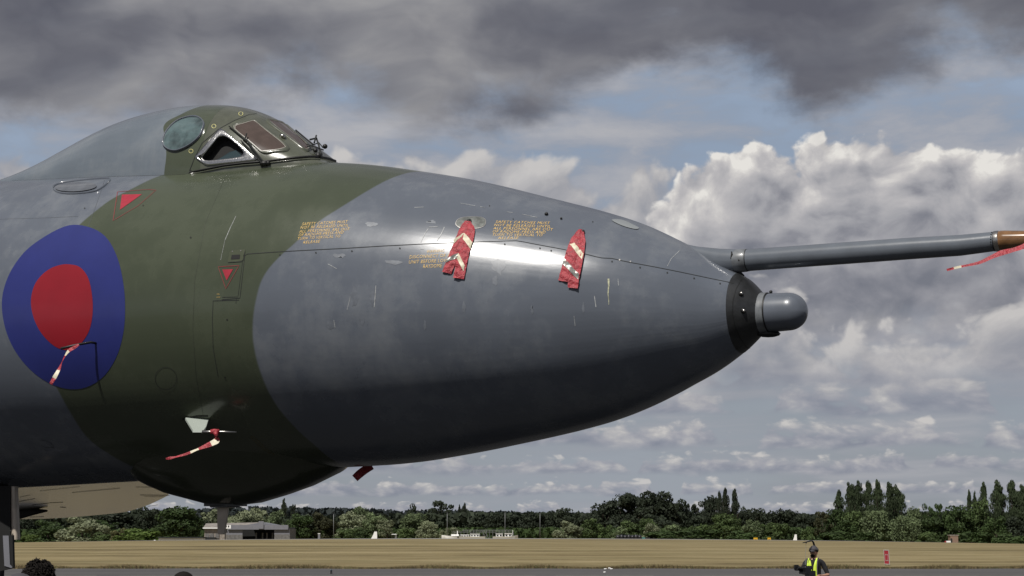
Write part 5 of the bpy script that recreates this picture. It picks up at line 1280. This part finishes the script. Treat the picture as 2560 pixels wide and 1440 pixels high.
for x in list(range(1136, 1280, 8)):
    p = at(x, 1325.5 if x > 1154 else 1330, 376); b = MB(); b.tube([p, Vector((p.x, p.y, ground_z(p.x, 376)))], 0.04, 6); b.build('post', M['pole'], sr)
for x0_, x1_ in ((1204, 1216), (1210, 1222)):
    b = MB(); b.tube([at(x0_, 1326, 375.9), at(x1_, 1346, 375.9)], 0.05, 6); b.build('stair_stringer', M['pole'], sr)
for px, top, lab in ((1118, 1281, 'pale mast rising left of the left boat'), (1262.5, 1279, 'pale mast rising behind the right boat'), (1350, 1281, 'pale mast standing alone right of the boats'), (834, 1283, 'thin pale mast among the trees right of the hangar')):
    g0 = gpt(px, 380); tp = at(px, top, 380); b = MB(); b.tube([g0, (g0 + tp)/2, tp], [0.06, 0.05, 0.04], 8)
    o = thing('lamp_mast', g0, lab, 'mast', 'pale masts in front of the trees'); b.build('pole', M['pole'], o, smooth=True)
    b = MB(); b.box(tp + Z*0.05, (0.5 if px < 1300 else 0.3, 0.3, 0.14)); b.build('lamp_head', M['seam'], o)
# light aircraft: only fins show over the crest
def fin(px0, px1, y0, y1, Y, label, lean, tee=False):
    a, c = at(px0, y1, Y), at(px1, y0, Y); g0 = gpt((px0+px1)/2, Y)
    o = thing('light_aircraft', (a.x, Y, min(a.z, g0.z)), label, 'light aircraft')
    b = MB(); w_ = c.x - a.x; h = c.z - a.z
    prof = [(-0.3, -1.1/h), (1.0, -1.1/h), (1.0, 0.35), (0.96, 1.0), (0.58, 1.0), (0.42, 0.55)] if lean else [(0, -1.1/h), (1, -1.1/h), (0.8, 1), (0.45, 1)]
    pr_ = [(a.x + w_*x, a.z + h*z) for x, z in prof]
    f_ = [Vector((x, Y - 0.06, z)) for x, z in pr_]; k_ = [Vector((x, Y + 0.06, z)) for x, z in pr_]
    b.poly(f_); b.poly(k_[::-1])
    for i in range(len(f_)): b.quad(f_[i], k_[i], k_[(i+1) % len(f_)], f_[(i+1) % len(f_)])
    b.build('tail_fin', M['white'], o)
    b = MB(); yb = a.z - 1.15; b.tube([(a.x - 5.6, Y, yb - 0.1), (a.x - 5.0, Y, yb), (a.x - 3.2, Y, yb), (a.x - 1.2, Y, yb + 0.05), (c.x, Y, yb + 0.1)], [0.12, 0.42, 0.52, 0.3, 0.1], 12); b.build('fuselage', M['white'], o, smooth=True)
    b = MB(); b.box((a.x - 3.4, Y, yb - 0.25), (1.3, 9.0, 0.12)); b.build('wing', M['white'], o)
    if tee:
        b = MB(); b.box(((a.x + c.x)/2 - 0.2, Y, c.z), (0.75, 2.6, 0.08)); b.build('tailplane', M['white'], o)
        b = MB(); t2 = at(px0 - 5, y0, Y); b.box((t2.x + 0.5, Y - 0.2, c.z + 0.02), (1.1, 0.5, 0.12)); b.build('tailplane_tip', M['white'], o)
fin(926, 943, 1329, 1346, 366, 'parked light aircraft showing a swept white fin right of the hangar', True)
fin(985, 993, 1336, 1345, 366, 'parked light aircraft showing a small white T-tail left of the boats', False, True)
fin(1980, 1992, 1336, 1354, 366, 'parked light aircraft showing a blunt white fin left of the camera operator', True)
# boards, stack, hut
for px, lab in ((1889, 'yellow board on legs above the runway edge, the left and whole one of two'), (1923, 'yellow board on legs, the right and narrower of two')):
    wpx = 10 if px < 1900 else 8; o = thing('yellow_board', gpt(px, 360), lab, 'sign', 'yellow boards beside the runway')
    obox('panel', px - wpx/2, px + wpx/2, 1344, 1348.5, 360, 0.25, 'sign_yellow', o); obox('leg', px - wpx/2, px - wpx/2 + 2, 1348.5, 1353, 360, 0.1, 'sign_yellow', o); obox('leg', px + wpx/2 - 2, px + wpx/2, 1348.5, 1353, 360, 0.1, 'sign_yellow', o)
o = thing('wrapped_stack', gpt(1565, 372), 'row of lumpy black wrapped bales with a teal cover at its right end', 'bales')
for i, px in enumerate(range(1541, 1596, 9)):
    c = at(px + 4, 1343, 372); b = MB(); b.sphere(c, (0.46, 0.6, 0.50 + 0.1*(i % 2)), 12, 8); b.build('bale', M['tyre'], o, smooth=True)
obox('cover', 1597, 1613, 1343, 1348, 372, 1.4, 'teal', o); obox('cover_end', 1613.5, 1625, 1343.5, 1348, 372, 1.2, 'tyre', o)
o = thing('brick_hut', gpt(2385, 372), 'small flat-roofed brown brick hut in front of the big round tree', 'hut')
obox('wall', 2376, 2396, 1339, 1362, 372, 2.0, 'brick', o); obox('roof', 2374.5, 2397.5, 1337, 1339, 371.9, 2.3, 'planks', o); obox('door', 2376.5, 2381, 1346, 1362, 371.9, 0.08, 'seam', o)
o = thing('equipment_cabinet', gpt(2369, 368), 'small white and red cabinet left of the brick hut', 'cabinet')
obox('body', 2366, 2377, 1352, 1361, 368, 0.8, 'white', o); obox('end_panel', 2363, 2366, 1352.5, 1361, 368.05, 0.7, 'sign_red', o)
o = thing('marker_post', gpt(797.5, 366), 'short pale marker post in the grass right of the hangar', 'post'); obox('post', 795, 800, 1335, 1348, 366, 0.35, 'cladding', o); obox('cap', 794.5, 800.5, 1333.5, 1335, 365.95, 0.45, 'white', o)
# red C2 board beside the taxiway
SY = 112.0; sg = thing('taxiway_sign', gpt(2217, SY), 'red C2 board in a pale frame standing in the dry grass', 'sign')
def sq(px, py, d=0.0): return at(px, py, SY + d)
F_ = [(2208.5, 1374), (2222, 1374.5), (2224.5, 1411.5), (2211, 1410.5)]; I_ = [(2210, 1376), (2220.8, 1376.4), (2222.8, 1409.8), (2211.6, 1409)]
b = MB(); f_ = [sq(*p) for p in F_]; i_ = [sq(*p) for p in I_]; k_ = [sq(*p, 0.14) for p in F_]; ib = [sq(*p, 0.012) for p in I_]
for j in range(4):
    j2 = (j+1) % 4; b.quad(f_[j], f_[j2], i_[j2], i_[j]); b.quad(i_[j], i_[j2], ib[j2], ib[j]); b.quad(f_[j2], f_[j], k_[j], k_[j2])
b.poly(k_); b.build('frame', M['sign_white'], sg)
b = MB(); b.poly([sq(*p, 0.010) for p in I_]); b.build('face', M['sign_red'], sg)
def glyph(txt, x0, x1, y0, y1):
    cu = bpy.data.curves.new('g', 'FONT'); cu.body = txt; cu.offset = -0.015; o = bpy.data.objects.new('g', cu); col.objects.link(o); bpy.context.evaluated_depsgraph_get().update()
    me = o.evaluated_get(bpy.context.evaluated_depsgraph_get()).to_mesh(); vv = [v.co.copy() for v in me.vertices]; ff = [tuple(p.vertices) for p in me.polygons]; bpy.data.objects.remove(o)
    xa, xb, ya, yb = min(v.x for v in vv), max(v.x for v in vv), min(v.y for v in vv), max(v.y for v in vv); b = MB()
    for v in vv: b.v.append(tuple(sq(x0 + (x1-x0)*(v.x-xa)/(xb-xa) + 0.06*(1 - (v.y-ya)/(yb-ya))*(y1-y0), y1 + (y0-y1)*(v.y-ya)/(yb-ya), 0.004)))
    b.f = ff; b.m = [0]*len(ff); return b.build('lettering', M['sign_white'], sg)
glyph('C2', 2211.6, 2220.0, 1385, 1402.5)
for px in (2213.5, 2222):
    p = sq(px, 1411, 0.07); b = MB(); b.tube([p + Z*0.05, Vector((p.x, p.y, ground_z(p.x, p.y) - 0.05))], 0.025, 8); b.build('leg', M['pole'], sg)
# bits on the taxiway
def on_ground(px, py): r = ray(px, py); k = -EYE / r.z; return CAM + r*k
for px, py, w_, lab in ((1513, 1424.5, 0.09, 'left of the three by the grass edge'), (1523, 1422.5, 0.08, 'middle and farthest of three'), (1528, 1424.5, 0.09, 'right of the three by the grass edge'), (1511, 1433, 0.07, 'lone one nearest the viewer')):
    g0 = on_ground(px, py); b = MB(); b.sphere(g0 + Z*0.05, (w_, 0.07, 0.035), 8, 5); b.sphere(g0 + Vector((w_*0.8, 0, 0.065)), 0.022, 6, 4)
    tag(b.build('white_scrap', M['white'], smooth=True, loc=g0), 'small white scrap on the taxiway, ' + lab, 'litter', 'white scraps on the taxiway')
g0 = on_ground(828, 1435); o = thing('edge_light', g0, 'small dark taxiway light on the asphalt below the nose', 'light'); b = MB(); b.tube([g0, g0 + Z*0.08, g0 + Z*0.16], [0.07, 0.05, 0.045], 10); b.build('base', M['black'], o); b = MB(); b.sphere(g0 + Z*0.19, (0.06, 0.06, 0.05), 10, 6); b.build('lens', M['glass_dark'], o, smooth=True)

# ------------------------------------------------------------------ people
def skin_body(verts, edges, rad, name, mats, mat_fn, parent, sub=2):
    me = bpy.data.meshes.new(name); me.from_pydata([tuple(v) for v in verts], edges, []); o = bpy.data.objects.new(name, me); col.objects.link(o)
    m = o.modifiers.new('s', 'SKIN'); m.use_smooth_shade = True
    for i, r_ in enumerate(rad): me.skin_vertices[0].data[i].radius = r_ if isinstance(r_, tuple) else (r_, r_)
    me.skin_vertices[0].data[0].use_root = True
    s_ = o.modifiers.new('u', 'SUBSURF'); s_.levels = sub; s_.render_levels = sub
    dg = bpy.context.evaluated_depsgraph_get(); dg.update()
    m2 = bpy.data.meshes.new_from_object(o.evaluated_get(dg)); bpy.data.objects.remove(o)
    for q in mats: m2.materials.append(M[q])
    for p in m2.polygons: p.use_smooth = True; p.material_index = mat_fn(p.center)
    r_ = bpy.data.objects.new(name, m2); col.objects.link(r_); r_.parent = parent; return r_
def figure(loc, label, pose, top_z, face_yaw):
    """standing adult; local x to the viewer's right, y away from the viewer"""
    o = thing('person', loc, label, 'person'); h = top_z / 1.76; V_, E_, R_ = [], [], []
    def add(p, r_, par=None):
        V_.append(Vector((p[0], p[1], p[2]))*h); R_.append((r_[0]*h, r_[1]*h) if isinstance(r_, tuple) else r_*h)
        if par is not None: E_.append((par, len(V_)-1))
        return len(V_)-1
    pel = add((0, 0, 0.94), (0.16, 0.11)); wa = add((0, 0, 1.10), (0.15, 0.105), pel); ch = add((0, 0.01, 1.28), (0.175, 0.115), wa); nb = add((0, 0.015, 1.44), (0.11, 0.075), ch)
    nk = add((0, 0.01, 1.51), 0.056, nb); hd = add((0, -0.005, 1.60), (0.074, 0.090), nk); ht = add((0, 0.0, 1.69), (0.070, 0.086), hd)
    for sd_ in (-1, 1):
        hp_ = add((0.095*sd_, 0, 0.88), 0.095, pel); kn = add((0.11*sd_, -0.015, 0.48), 0.062, hp_); an = add((0.12*sd_, 0.02, 0.09), 0.042, kn); add((0.13*sd_, -0.14, 0.045), 0.042, an)
        P = pose[sd_]; sh = add((0.185*sd_, 0.015, 1.405), 0.068, nb); e_ = add(P[0], 0.046, sh); wr_ = add(P[1], 0.032, e_)
        d = (Vector(P[2]) - Vector(P[1])).normalized(); pm_ = add(P[2], (0.038, 0.020), wr_)
        side = d.cross(Vector((0, 0, 1))).normalized(); upv = side.cross(d).normalized()
        for f_, (a_, L_) in enumerate(((-0.030, 0.068), (-0.010, 0.078), (0.010, 0.074), (0.029, 0.058))):
            b0 = Vector(P[2]) + side*a_ + d*0.03; k1 = add(b0 + d*L_*0.45, 0.0095, pm_); add(b0 + d*L_*0.75 - upv*0.025, 0.0085, k1)
        th_ = Vector(P[1]).lerp(Vector(P[2]), 0.6) + side*(-0.038*sd_); t1 = add(th_, 0.011, wr_); add(th_ + d*0.045 + side*(-0.012*sd_), 0.0095, t1)
    def mf(c):
        z = c.z / h; ax_ = abs(c.x) / h
        if z > 1.475 and ax_ < 0.12: return 0
        if z < 0.10: return 3
        if z < 0.93 and ax_ < 0.24 and c.y/h > -0.2: return 2
        if z > 1.17 and c.y/h > -0.14: return 1
        if ax_ < 0.185 and z > 0.9 and c.y/h > -0.135: return 1
        return 0
    skin_body(V_, E_, R_, 'body', ['skin', 'tee', 'trouser', 'black'], mf, o)
    # face: nose, eyes, ears turned with the head
    cy_, sy_ = math.cos(face_yaw), math.sin(face_yaw)
    def hpnt(f, s_, z): return Vector(loc) + Vector((-sy_*f + cy_*s_, -cy_*f - sy_*s_, z*h))
    b = MB(); b.sphere(hpnt(0.094*h, 0, 1.605), (0.016*h, 0.018*h, 0.026*h), 8, 6); b.build('nose', M['skin'], o, smooth=True)
    for s_ in (-1, 1):
        b = MB(); b.sphere(hpnt(-0.005, 0.078*h*s_, 1.61), (0.014*h, 0.022*h, 0.034*h), 8, 6); b.build('ear', M['skin'], o, smooth=True)
        b = MB(); b.sphere(hpnt(0.080*h, 0.030*h*s_, 1.635), 0.010*h, 8, 6); b.build('eye', M['dark_win'], o, smooth=True)
    b = MB(); b.sphere(hpnt(0.082*h, 0, 1.555), (0.022*h, 0.012*h, 0.006*h), 8, 4); b.build('mouth', M['warnline'], o, smooth=True)
    return o, hpnt, h
PYD = 37.4
px_m = FOC / PYD
ploc = Vector((at(2035, 1400, PYD).x, PYD, 0.0))
op_, hpnt, h = figure(ploc, 'camera operator in grey cap and yellow-green vest holding a camera under an overhead support arm',
    {-1: ((-0.27, -0.05, 1.19), (-0.24, -0.26, 1.17), (-0.22, -0.33, 1.17)), 1: ((0.30, -0.02, 1.13), (0.14, -0.22, 1.12), (0.08, -0.27, 1.13))}, 1.74, R(38))
def pp(px, py, d=0.0): return at(px, py, PYD + d)
b = MB(); rows = []
cc_ = hpnt(0, 0, 1.665)
for i in range(8):
    a = i/7*math.pi/2; rows.append([cc_ + Vector((0.093*h*math.cos(a)*math.cos(q), 0.105*h*math.cos(a)*math.sin(q), 0.105*h*math.sin(a))) for q in np.linspace(0, 2*math.pi, 21)[:-1]])
b.rings(rows); cap = b.build('cap', M['cap'], op_, smooth=True)
b = MB(); rows = []
for k in np.linspace(0, 1, 6):
    rows.append([hpnt((0.075 + 0.115*k)*h, s_*0.075*h*(1 - 0.45*k**2), 1.675 - 0.012*k - 0.025*(s_**2)) for s_ in np.linspace(-1, 1, 9)])
b.rings(rows, closed=False, caps=False); b.build('peak', M['cap'], cap, smooth=True)
for s_ in (-1, 1):
    b = MB(); b.sphere(hpnt(0.0, 0.085*h*s_, 1.67), (0.03, 0.045, 0.05), 10, 6); b.build('headset', M['kit'], op_, smooth=True)
b = MB(); b.sphere(hpnt(0.055*h, 0, 1.545), (0.055*h, 0.05*h, 0.035*h), 12, 7); b.build('beard', M['hair'], op_, smooth=True)
# vest fronts, straps
def strip(pts, name, mat, parent=op_):
    b = MB(); rows = [[pp(l[0], l[1], l[2]), pp((l[0]+r_[0])/2, (l[1]+r_[1])/2, min(l[2], r_[2]) - 0.012), pp(*r_)] for l, r_ in pts]
    b.rings(rows, closed=False, caps=False); return b.build(name, M[mat], parent, smooth=True)
strip([((2021, 1395, -0.07), (2024, 1396, -0.08)), ((2018, 1405, -0.135), (2027, 1405, -0.145)), ((2017, 1415, -0.145), (2029, 1416, -0.155)), ((2016, 1430, -0.145), (2030, 1430, -0.155)), ((2015, 1450, -0.15), (2030, 1450, -0.16))], 'vest_front', 'hivis')
strip([((2041, 1395, -0.08), (2045, 1394, -0.07)), ((2037, 1404, -0.145), (2043, 1403, -0.135)), ((2034, 1415, -0.155), (2042, 1415, -0.145)), ((2033, 1430, -0.155), (2043, 1430, -0.145)), ((2034, 1450, -0.16), (2046, 1450, -0.15))], 'vest_front', 'hivis')
strip([((2043, 1394, -0.075), (2048, 1394, -0.06)), ((2042, 1404, -0.145), (2046, 1404, -0.135)), ((2041.5, 1420, -0.155), (2045, 1420, -0.145)), ((2042, 1445, -0.155), (2046, 1445, -0.145))], 'harness_strap', 'cap')
strip([((2014, 1397, -0.06), (2019, 1395, -0.07)), ((2012, 1406, -0.13), (2017, 1405, -0.14)), ((2012, 1420, -0.14), (2016, 1420, -0.15)), ((2012, 1445, -0.15), (2015, 1445, -0.15))], 'harness_strap', 'cap')
rig = MB(); rig.tube([pp(2038, 1400, 0.16), pp(2038, 1380, 0.17), pp(2036, 1364, 0.14), pp(2033, 1355, 0.08), pp(2029, 1351.5, -0.02), pp(2016, 1355, -0.28), pp(2007, 1357, -0.42)], [0.022, 0.022, 0.022, 0.020, 0.016, 0.012, 0.008], 8)
rg_o = rig.build('support_arm', M['kit'], op_, smooth=True)
b = MB(); b.tube([pp(2015, 1356, -0.30), pp(2014, 1380, -0.33), pp(2013, 1412, -0.36)], 0.003, 5); b.build('cord', M['pole'], rg_o)
b = MB(); b.sphere(pp(2015.5, 1357, -0.29), 0.015, 8, 6); b.build('pulley', M['kit'], rg_o, smooth=True)
b = MB(); b.box(pp(2036, 1424, 0.16), (0.26, 0.12, 0.42)); b.build('backpack', M['kit'], op_)
cmr = thing('video_camera', pp(2012, 1425, -0.42), 'black video camera with monitor carried by the operator in the yellow-green vest', 'camera')
b = MB(); b.box(pp(2013, 1427, -0.40), (0.16, 0.22, 0.13), rz=0.5); b.build('body', M['kit'], cmr)
b = MB(); b.tube([pp(2004, 1424, -0.42), pp(1997, 1421, -0.5), pp(1990, 1420, -0.58)], [0.048, 0.05, 0.058], 14); ln_ = b.build('lens', M['kit'], cmr, auto=30)
b = MB(); b.box(pp(1991, 1415, -0.60), (0.10, 0.03, 0.05), rz=0.5); b.build('matte_box', M['kit'], ln_)
b = MB(); b.box(pp(2022, 1419, -0.38), (0.12, 0.03, 0.075), rz=0.15); b.build('monitor', M['dark_win'], cmr)
b = MB(); b.tube([pp(2006, 1415, -0.4), pp(2013, 1413, -0.38), pp(2018, 1417, -0.36)], 0.011, 8); b.build('top_handle', M['kit'], cmr)
b = MB(); b.box(pp(2026, 1434, -0.40), (0.18, 0.14, 0.12), rz=0.3); b.build('battery_pack', M['kit'], cmr)
# spectators: only the tops of their heads reach into the view
rest = {-1: ((-0.25, 0.02, 1.12), (-0.25, -0.08, 0.88), (-0.25, -0.10, 0.81)), 1: ((0.25, 0.02, 1.12), (0.25, -0.08, 0.88), (0.25, -0.10, 0.81))}
def spectator(px, top, Y, label, style):
    zt = at(px, top, Y).z; loc = Vector((at(px, top, Y).x, Y, 0.0)); hs = zt / 1.78 * 1.76
    o, hp_, h = figure(loc, label, rest, hs, R(180))
    c = hp_(0, 0, 1.655)
    if style == 'curly':
        b = MB(); rs = np.random.default_rng(4); b.sphere(c + Z*0.015, (0.092, 0.10, 0.11), 16, 10)
        hair = b.build('hair', M['hair'], o, smooth=True); b = MB()
        for i in range(260):
            d = rs.normal(0, 1, 3); d[2] = abs(d[2])*0.9 - 0.15; d /= np.linalg.norm(d); p = c + Vector((d[0]*0.09, d[1]*0.098, d[2]*0.108 + 0.015)); a0 = rs.uniform(0, 6.28)
            e1 = Vector(d).cross(Vector(rs.normal(0, 1, 3))).normalized(); e2 = Vector(d).cross(e1); rr_ = rs.uniform(0.012, 0.024)
            b.tube([p + Vector(d)*(0.004 + 0.010*k) + e1*rr_*math.cos(a0 + k*1.5)*0.9 + e2*rr_*math.sin(a0 + k*1.5)*0.9 for k in range(4)], [0.006, 0.006, 0.005, 0.002], 5)
        b.tube([c + Vector((-0.02, 0, 0.11)), c + Vector((-0.026, 0, 0.14)), c + Vector((-0.022, 0, 0.165))], [0.007, 0.005, 0.002], 5)
        b.build('curls', M['hair'], hair, smooth=True)
    elif style == 'cap':
        b = MB(); rows = []
        for i in range(8):
            a = i/7*math.pi/2; rows.append([c + Vector((0.098*math.cos(a)*math.cos(q), 0.11*math.cos(a)*math.sin(q), 0.10*math.sin(a) + 0.01)) for q in np.linspace(0, 2*math.pi, 25)[:-1]])
        b.rings(rows); b.build('cap', M['cap'], o, smooth=True)
    else:
        b = MB(); b.sphere(c + Z*0.012, (0.088, 0.10, 0.098), 18, 10); b.build('hair', M['hair'], o, smooth=True)
spectator(98, 1407, 12.3, 'spectator with tousled curly dark hair at the bottom left', 'curly')
spectator(50, 1427, 10.4, 'spectator in a dark cap in front of the curly-haired one', 'cap')
spectator(459, 1424, 12.0, 'spectator with short dark hair below the aerial of the bomber', 'short')
bpy.context.view_layer.update()
